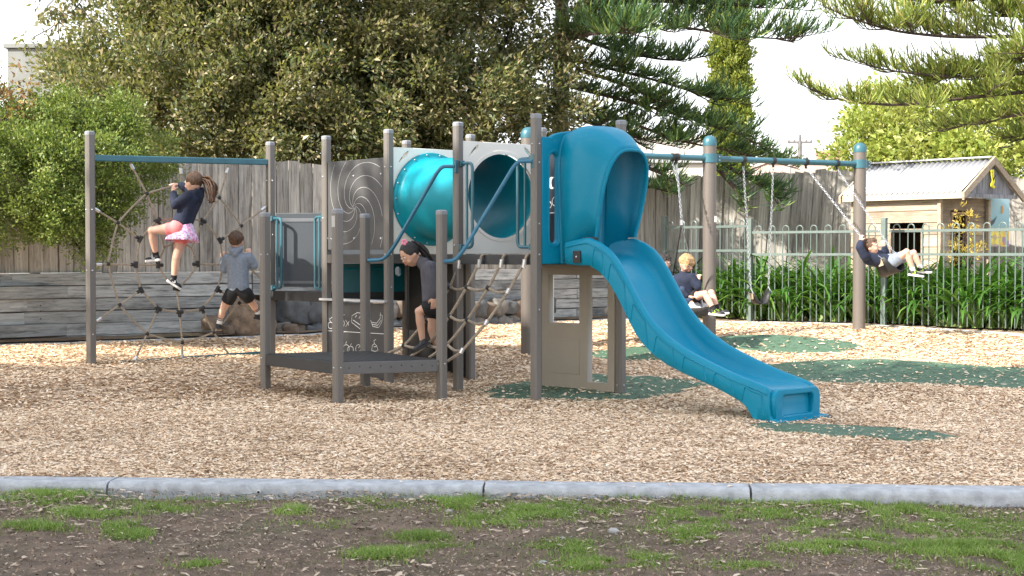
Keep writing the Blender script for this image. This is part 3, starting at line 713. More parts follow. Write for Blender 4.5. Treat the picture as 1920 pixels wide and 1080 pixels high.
def tree(name, label, base, trunk_top, r0, spec, m_leaf, per_area, per, rad, size, cat='tree', wr=.42, up=.2, extra=None, shell=.55, nlimb=14, m_bark=W_BARK, flat=.8):
    root = thing(name, label, cat, base)
    mb = MB(); limb(mb, base, trunk_top, r0, r0 * .6, 3)
    mb.build('trunk', m_bark, root, smooth=True)
    cl = lobes(spec, per_area, shell)
    if nlimb:
        mb = MB(); idx = rng.choice(len(cl), nlimb, replace=False)
        for j in idx:
            st = V(base).lerp(V(trunk_top), random.uniform(.45, 1)); limb(mb, st, V(cl[j, :3]), r0 * .35, .012, j, 8, .5)
        mb.build('limb', m_bark, root, smooth=True, kind='stuff')
    v_, f_ = leaf_clumps(cl, per, rad, size, wr, up, flat=flat)
    link('crown', npmesh('crown', v_, f_, m_leaf, ORG[root.name]), root, kind='stuff'); return root

M_LEAF_BIG = leafmat('olive_leaf', [(0, (.035, .06, .03)), (.35, (.075, .11, .042)), (.6, (.14, .165, .07)), (.82, (.27, .24, .13)), (1, (.50, .40, .26))], .42, .34, (.4, .42, .06), (.18, .15, .07))
spec = [(185, 160, 18.2, .55, .8, .55), (140, 205, 17.8, .32, .5, .3), (250, 120, 18.6, 1.0, 1.1, 1.0), (340, 20, 18.8, 1.0, 1.2, 1.1), (420, 90, 18.4, 1.2, 1.3, 1.3), (330, 210, 17.6, 1.0, .9, .75),
        (480, 220, 17.8, 1.0, 1.0, .75), (560, 60, 18.6, 1.3, 1.4, 1.3), (640, 190, 18.4, 1.2, 1.2, 1.0), (720, 60, 19, 1.3, 1.4, 1.3), (800, 180, 18.9, 1.1, 1.2, .95), (620, 270, 18.0, .9, .7, .38),
        (560, 310, 17.55, .42, .45, .28), (880, 90, 19.3, 1.0, .5, .95), (900, 210, 19.0, .95, .9, .6), (985, 165, 19.4, .7, .5, .7), (1010, 30, 19.8, .8, .5, .75), (500, -80, 19, 2.2, 2, 1.3), (880, -100, 19.6, 1.6, 1.2, .9), (350, -60, 19, 1.0, 1.2, .9),
        (760, 250, 18.4, .8, .8, .4), (420, 270, 17.2, .7, .6, .35), (1030, 210, 19.2, .4, .6, .5), (700, -260, 19.5, 3.4, 2.6, 1.5)]
tree('evergreen_tree', 'huge dark evergreen with dull olive and brown leaves behind the play tower', tuple(W(820, 480, 20.2))[:2] + (.3,), tuple(W(820, 150, 20.2)), .24, spec, M_LEAF_BIG, 8.4, 170, .27, .073, nlimb=44, shell=.42)
# twiggy spray with dark leaves against the sky, upper left
tw = thing('overhanging_branch', 'thin twigs with sparse dark leaves against the sky at upper left', 'branch', tuple(W(130, 10, 15)))
mb = MB(); tips = []
for (pts) in ([(190, -60), (160, -10), (140, 20), (112, 32), (85, 15)], [(160, -10), (128, 8), (108, 40), (112, 80)], [(150, 10), (175, 45), (190, 70)], [(112, 32), (100, 50), (62, 70)], [(150, -20), (110, -10), (88, 12)]):
    P = [W(x, y, 15) for x, y in pts]; mb.tube(arcpath(P, .2, 3), .006, 5); tips += P
mb.build('twig', W_BARK, tw)
tp = np.array([tuple(t) for t in tips]); cl = np.concatenate([np.repeat(tp, 3, 0) + rng.normal(0, .07, (len(tp) * 3, 3)), np.tile([[0, 0, -.5]], (len(tp) * 3, 1))], 1)
v_, f_ = leaf_clumps(cl, 7, .09, .075, .45, -.3); link('foliage', npmesh('foliage', v_, f_, M_LEAF_BIG, ORG[tw.name]), tw, kind='stuff')

M_LEAF_SHRUB = leafmat('fine_green_leaf', [(0, (.06, .10, .022)), (.4, (.12, .19, .035)), (.8, (.21, .28, .06)), (1, (.36, .36, .12))], .5, .3, (.35, .45, .05), (.13, .14, .05))
spec = [(random.uniform(-20, 250), random.uniform(185, 240), 14.9, random.uniform(.10, .22), .2, random.uniform(.10, .22)) for _ in range(12)] + [(random.uniform(20, 240), random.uniform(400, 470), 14.4, random.uniform(.08, .17), .15, random.uniform(.08, .16)) for _ in range(12)] + [(60, 330, 14.2, .55, .5, .55), (150, 300, 14.5, .55, .5, .5), (200, 350, 14.6, .38, .4, .45), (40, 400, 14.1, .5, .4, .3), (110, 410, 14.2, .4, .4, .25), (140, 240, 14.9, .42, .5, .22), (40, 260, 14.4, .5, .4, .35), (215, 270, 15, .4, .4, .35), (175, 215, 15.0, .3, .4, .2),
        (-120, 330, 14, .8, .6, .8), (205, 440, 14.6, .16, .15, .18), (225, 385, 14.7, .2, .2, .2), (330, 355, 15.0, .2, .12, .10), (300, 330, 15.0, .12, .1, .1), (285, 300, 15.2, .25, .3, .2)]
tree('shrub', 'bright fine-leaved green shrub spilling over the fence at the left', tuple(W(60, 560, 15.4))[:2] + (.25,), tuple(W(90, 330, 15.2)), .07, spec, M_LEAF_SHRUB, 52, 80, .125, .034, cat='shrub', wr=.5, up=.35, nlimb=12, shell=.3)
bs = thing('bare_shrub', 'twiggy purplish bare shrub against the sky at the left edge', 'shrub', tuple(W(10, 300, 14.6)))
mb = MB()
for k in range(46):
    a = W(random.uniform(-60, 30), random.uniform(230, 330), 14.8 + random.uniform(-.3, .3)); b_ = a + V((random.uniform(-.15, .3), random.uniform(-.2, .2), random.uniform(.15, .55))); limb(mb, a, b_, .009, .002, k, 5, .9)
mb.build('twigs', W_BARK, bs, kind='stuff')
M_LEAF_AUT = leafmat('russet_leaf', [(0, (.12, .06, .03)), (.5, (.24, .12, .05)), (1, (.42, .30, .08))], .5, .3, (.4, .25, .05))
cl = np.array([[*W(random.uniform(-40, 60), random.uniform(120, 290), 14.7 + random.uniform(-.3, .3)), 0, 0, 0] for _ in range(70)])
v_, f_ = leaf_clumps(cl, 9, .12, .06, .5, 0); link('foliage', npmesh('foliage', v_, f_, M_LEAF_AUT, ORG[bs.name]), bs, kind='stuff')

# cypress column and lime tree
M_CYP = leafmat('cypress_leaf', [(0, (.08, .14, .02)), (.5, (.20, .28, .04)), (1, (.42, .42, .08))], .6, .3, (.4, .45, .05), (.2, .2, .05))
spec = [(1368, y, 28, .34, .34, .45) for y in range(-60, 360, 40)]
tree('cypress', 'narrow columnar cypress lit yellow-green on its left side', tuple(W(1368, 480, 28))[:2] + (.3,), tuple(W(1368, 60, 28)), .08, spec, M_CYP, 95, 42, .13, .075, up=1.2, nlimb=0, shell=.6)
M_LIMELEAF = leafmat('lime_leaf', [(0, (.12, .19, .03)), (.5, (.28, .36, .06)), (1, (.52, .53, .16))], .5, .35, (.6, .65, .1), (.32, .29, .10))
spec = [(1630, 255, 26, .5, .8, .45), (1700, 240, 26.5, .8, .9, .7), (1800, 240, 26.5, 1.0, 1, .8), (1900, 240, 26, 1.0, 1, .8), (1610, 290, 25.6, .35, .5, .25), (1760, 285, 25, .9, .6, .3), (1880, 295, 24.5, .9, .5, .3), (1980, 200, 26, 1.2, 1, 1.2), (1670, 200, 27, .5, .6, .3)]
tree('lime_green_tree', 'sunlit lime-green leafy tree behind the cubby house roof', tuple(W(1800, 480, 26.5))[:2] + (.3,), tuple(W(1800, 260, 26.5)), .12, spec, M_LIMELEAF, 10, 75, .3, .11, wr=.5, nlimb=18)
M_GOLD = leafmat('golden_leaf', [(0, (.30, .22, .04)), (.6, (.55, .42, .08)), (1, (.75, .62, .22))], .5, .4, (.8, .6, .1), (.35, .28, .08))
spec = [(1815, 420, 17.75, .10, .1, .16), (1805, 470, 17.7, .15, .12, .18), (1835, 455, 17.75, .08, .1, .08), (1800, 395, 17.8, .03, .03, .08), (1785, 435, 17.7, .06, .05, .06)]
tree('golden_shrub', 'small golden-leaved shrub in front of the cubby house doorway', tuple(W(1812, 600, 17.8))[:2] + (.3,), tuple(W(1812, 430, 17.75)), .015, spec, M_GOLD, 140, 12, .05, .05, cat='shrub', wr=.3, up=.6, nlimb=8)
M_FAR = leafmat('distant_leaf', [(0, (.03, .05, .02)), (1, (.09, .12, .04))], .6, .2)
spec = [(x, 320 + random.uniform(-8, 12), 52 + random.uniform(-3, 3), 2.0, 1.2, .9) for x in range(-100, 500, 90)]
tree('far_tree', 'low distant tree seen through gaps above the left fence', tuple(W(200, 480, 52))[:2] + (.3,), tuple(W(200, 340, 52)), .2, spec, M_FAR, 4, 60, .5, .22, nlimb=4)
spec = [(1470, 312, 70, .8, .6, .5), (1445, 318, 70, .7, .6, .4), (1478, 300, 70, .5, .4, .3)]
tree('far_tree', 'tiny distant tree under the utility pole', tuple(W(1465, 480, 70))[:2] + (.3,), tuple(W(1465, 310, 70)), .2, spec, M_FAR, 4, 60, .4, .22, nlimb=2)

# ---- araucaria pines: horizontal boughs carrying cord-like tufts
M_PINE = leafmat('dark_pine_cord', [(0, (.025, .06, .030)), (.5, (.06, .13, .045)), (.85, (.14, .22, .055)), (1, (.26, .33, .08))], .5, .18, (.15, .3, .03), (.02, .05, .03))
M_PINE2 = leafmat('sunny_pine_cord', [(0, (.07, .12, .02)), (.5, (.19, .25, .04)), (.85, (.33, .37, .08)), (1, (.45, .38, .17))], .5, .25, (.4, .5, .05), (.12, .13, .05))
def strands(base, d, L, wd, curl=.35):
    N = len(base); d = d / (np.linalg.norm(d, axis=1)[:, None] + 1e-9)
    r = rng.normal(0, 1, (N, 3)); s = np.cross(d, r); s /= np.linalg.norm(s, axis=1)[:, None] + 1e-9
    Ls = L * (.55 + .75 * rng.random(N)); rows = []
    for t, wv in ((0, .8), (.4, 1), (.75, .9), (1, .25)):
        p = base + d * (Ls * t)[:, None]; p = p + np.array([0, 0, 1.0]) * (Ls * curl * t * t)[:, None]; rows += [p - s * wd * wv / 2, p + s * wd * wv / 2]
    Vv = np.stack(rows, 1).reshape(-1, 3); b0 = (np.arange(N) * 8)[:, None]
    return Vv, np.concatenate([b0 + np.array([[2 * i, 2 * i + 1, 2 * i + 3, 2 * i + 2]]) for i in range(3)], 0)
def pine(name, label, base, trunk_top, r0, boughs, m, slen=.17, wd=.019, dens=1.0):
    root = thing(name, label, 'pine tree', base); mb = MB(); limb(mb, base, trunk_top, r0, r0 * .7, 8); mb.build('trunk', W_BARK, root, smooth=True)
    B, Dd = [], []; todo = []
    for pts, side, up_ in boughs:
        P = arcpath([W(x, y, D) for x, y, D in pts], .5, 4); todo.append((P, side, up_, .034)); Lb = sum((b_ - a).length for a, b_ in zip(P, P[1:]))
        for f in [random.uniform(.12, .9) for _ in range(int(2 + Lb * 1.3))]:
            i = min(len(P) - 2, int(f * (len(P) - 1))); c = P[i].lerp(P[i + 1], random.random()); t = (P[i + 1] - P[i]).normalized(); sd = t.cross(UP).normalized() * random.choice([-1, 1])
            ln = random.uniform(.45, 1.0) * (1.15 - f) * min(1.3, .4 + side * 1.4); d_ = (t * random.uniform(.5, 1.0) + sd * random.uniform(.5, 1.1) + UP * random.uniform(-.38, .12)).normalized(); q_ = [c]
            for k in range(5): d_ = (d_ + V((random.gauss(0, .13), random.gauss(0, .13), random.gauss(.05, .10)))).normalized(); q_.append(q_[-1] + d_ * ln / 5)
            todo.append((q_, side * .55, up_ * .8, .014))
    for bi, (P, side, up_, r_b) in enumerate(todo):
        mb = MB()
        L = sum((b_ - a).length for a, b_ in zip(P, P[1:])); n = len(P)
        mb.tube(P, [lerp(r_b, .005, i / (n - 1)) for i in range(n)], 6)
        acc = 0; tot = 0
        for a, b_ in zip(P, P[1:]):
            seg = (b_ - a).length; t = (b_ - a).normalized(); k = 0
            sd = t.cross(UP).normalized()
            while acc < seg:
                f = (tot + acc) / L; c = a + t * acc
                ln = side * (.45 + .55 * math.sin(math.pi * min(1, f * .9 + .12))) * random.uniform(.6, 1.15) * (1 if f < .9 else .5)
                sgn = random.choice([-1, 1]); dd = (t * random.uniform(.5, .9) + sd * sgn * random.uniform(.2, 1.0) + UP * (up_ + random.uniform(-.28, .3))).normalized()
                m_ = max(2, int(ln / .035)); q = [c + dd * (ln * i / m_) + UP * (.10 * ln * (i / m_) ** 2) for i in range(m_ + 1)]
                mb.tube([q[0], q[m_ // 2], q[-1]], [.007, .005, .003], 4, cap=False)
                for i in range(1, m_ + 1):
                    for _ in range(3 if random.random() < dens - .9 else 2):
                        B.append(q[i]); Dd.append(dd * .75 + V((random.gauss(0, .42), random.gauss(0, .42), random.gauss(.28, .3))))
                acc += .062 / dens
            acc -= seg; tot += seg
        mb.build('bough', W_BARK, root, smooth=True)
    v_, f_ = strands(np.array([tuple(x) for x in B]), np.array([tuple(x) for x in Dd]), slen, wd)
    link('foliage', npmesh('foliage', v_, f_, m, ORG[root.name]), root, kind='stuff'); return root
bo = [([(1040, 70, 19.0), (1130, 52, 18.4), (1250, 46, 17.8), (1390, 68, 17.2), (1480, 74, 17), (1560, 58, 16.8)], .55, .55),
      ([(1060, 20, 19), (1200, 0, 18), (1380, 10, 17.5), (1520, 20, 17)], .5, .3),
      ([(1060, 75, 18), (1110, 62, 17.2), (1170, 60, 16.7), (1215, 72, 16.4)], .5, .3),
      ([(1060, 110, 19), (1130, 125, 18.6), (1230, 150, 18.2), (1330, 182, 18), (1420, 200, 18)], .5, .2),
      ([(1060, 60, 19.4), (1150, 95, 19), (1260, 115, 18.6), (1330, 105, 18.4)], .42, .2),
      ([(1060, 160, 19), (1160, 185, 18.6), (1270, 215, 18.3), (1370, 245, 18), (1455, 285, 17.8)], .5, .2),
      ([(1060, 200, 19.2), (1150, 215, 18.8), (1260, 262, 18.4), (1380, 285, 18.2), (1500, 318, 18)], .42, .25),
      ([(1060, 215, 19.4), (1120, 235, 19.2), (1200, 262, 19), (1290, 280, 18.8)], .36, .25),
      ([(1180, 300, 19), (1240, 325, 18.6), (1290, 350, 18.3)], .24, .1), ([(1170, 345, 18.9), (1220, 350, 18.5), (1270, 365, 18.3)], .24, .1),
      ([(1330, 290, 18.6), (1400, 335, 18.3), (1480, 375, 18.1)], .28, .15), ([(1340, 310, 18.6), (1385, 360, 18.4), (1400, 400, 18.3)], .2, .15), ([(1390, 320, 18.4), (1440, 350, 18.2), (1465, 395, 18.0)], .22, .1),
      ([(1080, 130, 18.6), (1180, 160, 18.2), (1300, 230, 18)], .42, .1)]
bo = [([(x, y, d + 1.7) for x, y, d in p_], a_, b_) for p_, a_, b_ in bo]
pine('hoop_pine', 'dark green pine with drooping boughs between the play tower and the swing frame', tuple(W(1050, 480, 21.2))[:2] + (.3,), tuple(W(1050, -60, 21.2)), .14, bo, M_PINE, .16, .016, 1.1)
bo2 = [([(2080, 55, 20), (1920, 68, 19.6), (1780, 70, 19.2), (1670, 58, 19), (1590, 32, 18.8), (1535, 8, 18.7)], .6, .6),
       ([(2080, -20, 20), (1900, -10, 19.6), (1740, 5, 19.2), (1600, -15, 19)], .6, .3),
       ([(2080, 20, 20.5), (1940, 30, 20), (1840, 30, 19.8), (1760, 20, 19.6)], .6, .5),
       ([(2080, 110, 20), (1920, 140, 19.6), (1780, 145, 19.3), (1660, 132, 19), (1555, 104, 18.8)], .45, .35),
       ([(2080, 165, 20), (1920, 172, 19.6), (1800, 185, 19.3), (1690, 198, 19), (1600, 192, 18.8), (1545, 178, 18.7), (1486, 152, 18.6)], .42, .3),
       ([(1960, 110, 20), (1860, 120, 19.8), (1760, 145, 19.6), (1680, 180, 19.4)], .45, .3),
       ([(2080, 205, 20), (1920, 212, 19.6), (1830, 232, 19.4), (1730, 250, 19.2)], .4, .25),
       ([(2080, 235, 20.4), (1960, 250, 20), (1860, 262, 19.8)], .4, .2), ([(2050, 90, 19.6), (1960, 100, 19), (1870, 100, 18.8)], .5, .3)]
pine('hoop_pine', 'sunlit yellow-green pine whose long boughs reach in from the right edge', tuple(W(2120, 480, 20.5))[:2] + (.3,), tuple(W(2120, -160, 20.5)), .2, bo2, M_PINE2, .16, .016, .95)

# ---- unseen shade trees, added and shaped to block sun and sky from the left
M_SHADE = leafmat('shade_tree_leaf', [(0, (.03, .06, .02)), (1, (.09, .14, .04))], .5, .15)
def shade(name, label, x, y, z, lob, per_area, per, size):
    root = thing(name, label, 'tree', (x, y, -.3)); mb = MB(); limb(mb, (x, y, -.3), (x, y, z), .3, .18, 4); mb.build('trunk', W_BARK, root, smooth=True)
    out = []
    for (cx, cy, cz, rx, ry, rz) in lob:
        n = int(per_area * (rx * rz + rx * ry + ry * rz)); v = rng.normal(0, 1, (n, 3)); v /= np.linalg.norm(v, axis=1)[:, None]; k = .2 + .8 * rng.random(n) ** .6
        out.append(np.concatenate([np.array([cx, cy, cz]) + v * np.array([rx, ry, rz]) * k[:, None], v], 1))
    v_, f_ = leaf_clumps(np.concatenate(out, 0), per, .55, size, .6, .1); link('crown', npmesh('crown', v_, f_, M_SHADE, ORG[root.name]), root, kind='stuff')
shade('shade_tree', 'unseen broad leafy tree behind the viewpoint, added to shade the play area', -9, -3.5, 7, [(-9, -3, 8.5, 4.2, 3.5, 2.3), (-6, -4.5, 7.8, 4, 3.2, 2.2), (-12, -1, 9.0, 3.8, 3.2, 2.3)], 7, 42, .26)
shade('shade_tree', 'unseen third leafy tree left of the viewpoint, added to shade the tower and slide', -9.5, 4.5, 7, [(-7, 4.2, 8.6, 3.2, 2.3, 1.5), (-11, 4.8, 8.8, 3.0, 2.2, 1.5), (-4.6, 2.4, 8.4, 2.4, 2.2, 1.3), (-8.5, 1.5, 8.4, 3, 2.2, 1.5)], 10, 42, .26)
shade('shade_tree', 'unseen second leafy tree left of the viewpoint, added to shade the climbing net', -13.0, 2.5, 7, [(-12.5, 2.5, 8.8, 3.0, 2.4, 2.0), (-9.5, 1.0, 8.6, 2.6, 2.0, 1.8)], 6, 40, .24)

# ------------------------------------------------------------------ strap-leaved plants and pool fence
PF = [(1245, 20.0), (1405, 18.9), (1660, 17.8), (1925, 16.5), (2300, 14.6)]
M_AGA = leafmat('strap_leaf', [(0, (.018, .055, .010)), (.4, (.04, .12, .02)), (.75, (.08, .20, .032)), (.95, (.15, .28, .05)), (1, (.34, .34, .10))], .38, .25, (.2, .45, .03), (.03, .07, .015))
def strap_clump(n, h):
    Vs, Fs = [], []; off = 0
    for i in range(n):
        az = random.uniform(0, 2 * math.pi); el = R(random.uniform(38, 84)); L_ = h * random.uniform(.65, 1.15); wd = random.uniform(.034, .052); drp = random.uniform(.8, 2.0)
        d = V((math.cos(az), math.sin(az), 0)); sd = V((-math.sin(az), math.cos(az), 0)); p = d * random.uniform(0, .06); e = el; K = 6
        for k in range(K + 1):
            t = k / K; wv = wd * (1 - t ** 3) * (.6 + .4 * min(1, t * 4)) / 2; nn = UP * math.cos(e) - d * math.sin(e)
            Vs += [tuple(p - sd * wv + nn * wv * .4), tuple(p), tuple(p + sd * wv + nn * wv * .4)]
            p = p + (d * math.cos(e) + UP * math.sin(e)) * (L_ / K); e -= drp / K * (.5 + t * 2.2)
            if k:
                a = off + (k - 1) * 3; Fs += [(a, a + 1, a + 4, a + 3), (a + 1, a + 2, a + 5, a + 4)]
        off += (K + 1) * 3
    return npmesh('foliage', np.array(Vs), np.array(Fs), M_AGA, smooth=True)
AGA = [strap_clump(random.randint(36, 46), random.uniform(.66, .78)) for _ in range(5)]
M_STEM = mat('leaf_base_sheath', (.16, .22, .06), .6, 0, .2)
mbs = MB(); mbs.tube([(0, 0, 0), (0, 0, .08)], [.06, .04], 8); STEMM = mbs.mesh('leaf_base', M_STEM, smooth=True)
def aga(px, D, sc_, row):
    p = W(px, 600, D); z = gz(p.x, p.y) + .02
    rowname = ('front', 'middle', 'back')[row]; part_ = 'left of the right swing post' if px < 1610 else 'right of the right swing post'
    lab = 'strap-leaved lily plant, %s row, %s' % (rowname, part_)
    r = thing('lily_plant', lab, 'plant', (p.x, p.y, z), '%s row of lily plants %s' % (rowname, part_))
    r.rotation_euler = (0, 0, random.uniform(0, 6.28)); r.scale = (sc_, sc_, sc_ * random.uniform(.95, 1.1))
    for nm, me in (('foliage', random.choice(AGA)), ('leaf_base', STEMM)):
        o = bpy.data.objects.new(nm, me); col.objects.link(o); o.parent = r
        if nm == 'foliage': o['kind'] = 'stuff'
for row, (dd, st) in enumerate(((.36, 26), (.68, 28), (1.05, 32))):
    px = 1318 + row * 9 if row < 2 else 1250
    while px < 2200:
        hh = 1.0
        if row == 2: hh = 1.1
        aga(px + random.uniform(-6, 6), poly_at(PF, px) + dd + random.uniform(-.05, .08), hh * random.uniform(1.22, 1.55), row); px += st * random.uniform(.85, 1.15)
pfr = thing('pool_fence', 'grey-green steel hoop-topped pool fence in front of the lily bed', 'fence', tuple(W(1655, 600, 17.8))[:2] + (.3,))
def hoop_mesh(h, wd=.085):
    mb = MB(); r = wd / 2; pts = [(-r, 0, 0), (-r, 0, h - r)] + [(-r * math.cos(a), 0, h - r + r * math.sin(a)) for a in [math.pi * i / 8 for i in range(1, 8)]] + [(r, 0, h - r), (r, 0, 0)]
    mb.tube(pts, .0078, 6); return mb.mesh('hoop', M_FENCE, smooth=True)
HM = hoop_mesh(1.24)
for (x0, x1, dz, pitch) in ((1247, 1403, .085, .19), (1409, 1648, 0, .178), (1667, 1925, 0, .186), (1930, 2290, 0, .186)):
    a, b_ = W(x0, 600, poly_at(PF, x0)), W(x1, 600, poly_at(PF, x1)); a.z = b_.z = 0; t = (b_ - a); Lf = t.length; t.normalize()
    for z in (1.49 + dz, 1.2 + dz * .6):
        mb = MB(); mb.bar(a + UP * z, b_ + UP * z, .028, .032); mb.build('rail', M_FENCE, pfr)
    n = int(Lf / pitch)
    for i in range(n):
        c = a + t * (Lf * (i + .5) / n); o = bpy.data.objects.new('hoop', HM); col.objects.link(o); o.parent = pfr
        o.location = c + UP * (.335 + dz) - ORG[pfr.name]; o.rotation_euler = (0, 0, math.atan2(t.y, t.x))
for x0, zt_ in ((1245, 1.72), (1406, 1.66), (1657, 1.64), (1927, 1.62)):
    p = W(x0, 600, poly_at(PF, x0)); mb = MB(); mb.box((p.x, p.y, (zt_ + .25) / 2), (.065, .065, zt_ - .25), -.7); mb.build('fence_post', M_FENCE, pfr, bevel=.006)
    mb = MB(); mb.box((p.x, p.y, zt_ + .008), (.072, .072, .016), -.7); mb.build('post_cap', M_FENCE, pfr, bevel=.004)

# ------------------------------------------------------------------ cubby house
hu = V((.69, -.724, 0)); hv = V((.80, .60, 0)).normalized(); hv = V((.724, .69, 0)); hv = V((.80, .60, 0))
K = V((5.50, 18.35, 0)); base = K.copy(); base.z = .3
ch = thing('cubby_house', 'small weatherboard cubby house with corrugated iron roof behind the pool fence', 'playhouse', base)
M_INT = mat('dark_interior_timber', (.10, .06, .035), .9, 0, .3, 5); M_TRIM = mat('reddish_trim', (.34, .20, .13), .8, 0, .2, 6)
Lh, Wh = 1.3, 1.0; z0, z1 = .36, 1.93
kL = K - hu * Lh; bh = .157
def board(p, d, ln, z, nrm, m=W_HOUSE, h=bh):
    if ln < .02: return
    mb = MB(); t = V(d)
    prof = [(0, 0), (.020, 0), (.006, h + .012), (0, h + .012)]
    for x in (0, ln):
        for (o_, z_) in prof: mb.v.append((x, -o_, z_))
    mb.f = [(0, 1, 2, 3), (7, 6, 5, 4), (0, 4, 5, 1), (1, 5, 6, 2), (2, 6, 7, 3), (3, 7, 4, 0)]
    o = link('board', mb.mesh('board', m), ch); o.location = p + V((0, 0, z)) - ORG[ch.name]; o.rotation_euler = (0, 0, math.atan2(t.y, t.x))
n1 = V((hu.y, -hu.x, 0)); n1 = V((-.724, -.69, 0)); 
win = (.62, 1.06, .93, 1.50)   # along, z range on the long side
rows_ = round((z1 - z0) / bh)
for r in range(rows_):
    z = z0 + r * bh; zc = z + bh / 2
    if win[2] - .03 < zc < win[3] + .05:
        board(kL, hu, win[0] - .03, z, n1); board(kL + hu * (win[1] + .03), hu, Lh - win[1] - .03, z, n1)
    else: board(kL, hu, Lh, z, n1)
door = (.27, .60, .36, 1.72)
for r in range(rows_):
    z = z0 + r * bh; zc = z + bh / 2
    if zc < door[3]: board(K, hv, door[0] - .03, z, None); board(K + hv * (door[1] + .03), hv, Wh - door[1] - .03, z, None)
    else: board(K, hv, Wh, z, None)
# back shell, floor
mb = MB(); 
mb.pbox(kL + hv * (Wh - .03) + UP * z0, hu * Lh, hv * .03, UP * (z1 - z0)); mb.pbox(kL + UP * z0, hv * Wh, hu * .03, UP * (z1 - z0)); mb.build('inner_wall', M_INT, ch)
mb = MB(); mb.pbox(kL + UP * (z0 - .06), hu * Lh, hv * Wh, UP * .05); mb.build('floor', M_INT, ch)
mb = MB(); mb.pbox(kL + hv * .4 + UP * .9, hu * .9, hv * .2, UP * .03); mb.build('shelf', M_INT, ch)
for d_ in (.25, .5, .8): 
    mb = MB(); mb.pbox(kL + hu * d_ + hv * (Wh - .08) + UP * z0, hu * .05, hv * .05, UP * 1.5); mb.build('stud', M_INT, ch)

for nm, (a0, a1, b0, b1), o_, d_ in (('window_frame', win, kL, hu), ('door_frame', door, K, hv)):
    nrm = V((d_.y, -d_.x, 0)); mb = MB(); t_ = .035; O = o_ + nrm * .03
    mb.pbox(O + d_ * (a0 - t_) + UP * b0, d_ * t_, nrm * -.06, UP * (b1 - b0)); mb.pbox(O + d_ * a1 + UP * b0, d_ * t_, nrm * -.06, UP * (b1 - b0))
    mb.pbox(O + d_ * (a0 - t_) + UP * b1, d_ * (a1 - a0 + 2 * t_), nrm * -.06, UP * t_); mb.pbox(O + d_ * (a0 - t_ - .01) + UP * (b0 - t_) + nrm * .01, d_ * (a1 - a0 + 2 * t_ + .02), nrm * -.07, UP * t_)
    mb.build(nm, M_TRIM if nm == 'door_frame' else W_HOUSE, ch, bevel=.003)
mb = MB(); mb.pbox(K - hu * .035 + hu * .035 + V((-.03, -.03, z0)), hu * .05, hv * .05, UP * (z1 - z0)); mb.build('corner_post', W_HOUSE, ch, bevel=.004)
mb = MB(); q = K + hv * (Wh - .03); mb.pbox(q + V((.01, -.03, z0)), hu * .045, hv * .05, UP * (z1 - z0)); mb.build('corner_post', W_HOUSE, ch, bevel=.004)
# roof: three corrugated sheets a side
E0 = V((5.70, 18.0, 1.985)); Wr = 1.22; Lr = 1.76; rid = .415; M_IRON = mat('corrugated_iron', (.50, .51, .54), .42, .35, .05, 3)
for side in (0, 1):
    e = E0 + (hv * Wr if side else V((0, 0, 0))); sd = hv * (-1 if side else 1) * (Wr / 2) + UP * rid
    for k in range(3):
        mb = MB(); n = 44; a0 = Lr * k / 3; ln = Lr / 3 + (.02 if k < 2 else 0); nrm = UP
        for j in range(2):
            for i in range(n + 1):
                x = a0 + ln * i / n; zz = .014 * math.cos(x / .0755 * 2 * math.pi) + k * .003; mb.v.append(tuple(e - hu * x + sd * (j * 1.0 - (0.05 if j == 0 else 0)) + UP * (zz + .03)))
        for i in range(n): mb.f.append((i, i + 1, n + 2 + i, n + 1 + i))
        o = mb.build('roof_sheet', M_IRON, ch, smooth=True, angle=R(80)); md = o.modifiers.new('thick', 'SOLIDIFY'); md.thickness = .003
mb = MB(); rp = E0 + hv * Wr / 2 + UP * (rid + .055); mb.bar(rp + hu * .01, rp - hu * (Lr + .01), .12, .02); mb.build('ridge_cap', M_IRON, ch, bevel=.005)
M_FASC = mat('pale_fascia_timber', (.55, .49, .38), .8, 0, .2, 5)
mb = MB(); mb.pbox(E0 - hv * .02 - UP * .075, -hu * Lr, hv * .025, UP * .085); mb.build('fascia', M_FASC, ch, bevel=.003)
for s_ in (0, 1):
    a = E0 + (hv * Wr if s_ else V((0, 0, 0))) + hu * .015 - UP * .03; b_ = E0 + hv * Wr / 2 + UP * (rid + .0) + hu * .015
    a = a + (a - b_).normalized() * .05
    mb = MB(); mb.pbox(a - UP * .04, b_ - a, hu * .03, UP * .10); mb.build('barge_board', W_HOUSE, ch, bevel=.003)
    a2 = a - hu * (Lr + .03); b2 = b_ - hu * (Lr + .03); mb = MB(); mb.pbox(a2 - UP * .04, b2 - a2, hu * -.03, UP * .10); mb.build('barge_board', W_HOUSE, ch, bevel=.003)
ng = 9
for i in range(ng):
    x0 = .09 + (Wr - .18) * i / ng; x1 = .09 + (Wr - .18) * (i + 1) / ng - .004; hh = lambda x: rid * (1 - abs(x - Wr / 2) / (Wr / 2)) - .02
    mb = MB(); o_ = E0 - hu * .02 + UP * -.02; pr_ = [(x0, 0), (x1, 0), (x1, max(.01, hh(x1)))] + ([(Wr / 2, hh(Wr / 2))] if x0 < Wr / 2 < x1 else []) + [(x0, max(.01, hh(x0)))]
    mb.v = [tuple(o_ + hv * x + UP * z) for x, z in pr_] + [tuple(o_ + hv * x + UP * z - hu * .02) for x, z in pr_]; n = len(pr_); mb.f = [tuple(range(n)), tuple(range(2 * n - 1, n - 1, -1))] + [(j, (j + 1) % n, n + (j + 1) % n, n + j) for j in range(n)]
    mb.build('gable_board', W_GABLE, ch)
mb = MB(); o_ = E0 - hu * .012 + UP * -.06; mb.pbox(o_ + hv * .06, hv * (Wr - .12), hu * .02, UP * .05); mb.build('gable_rail', W_GABLE, ch)
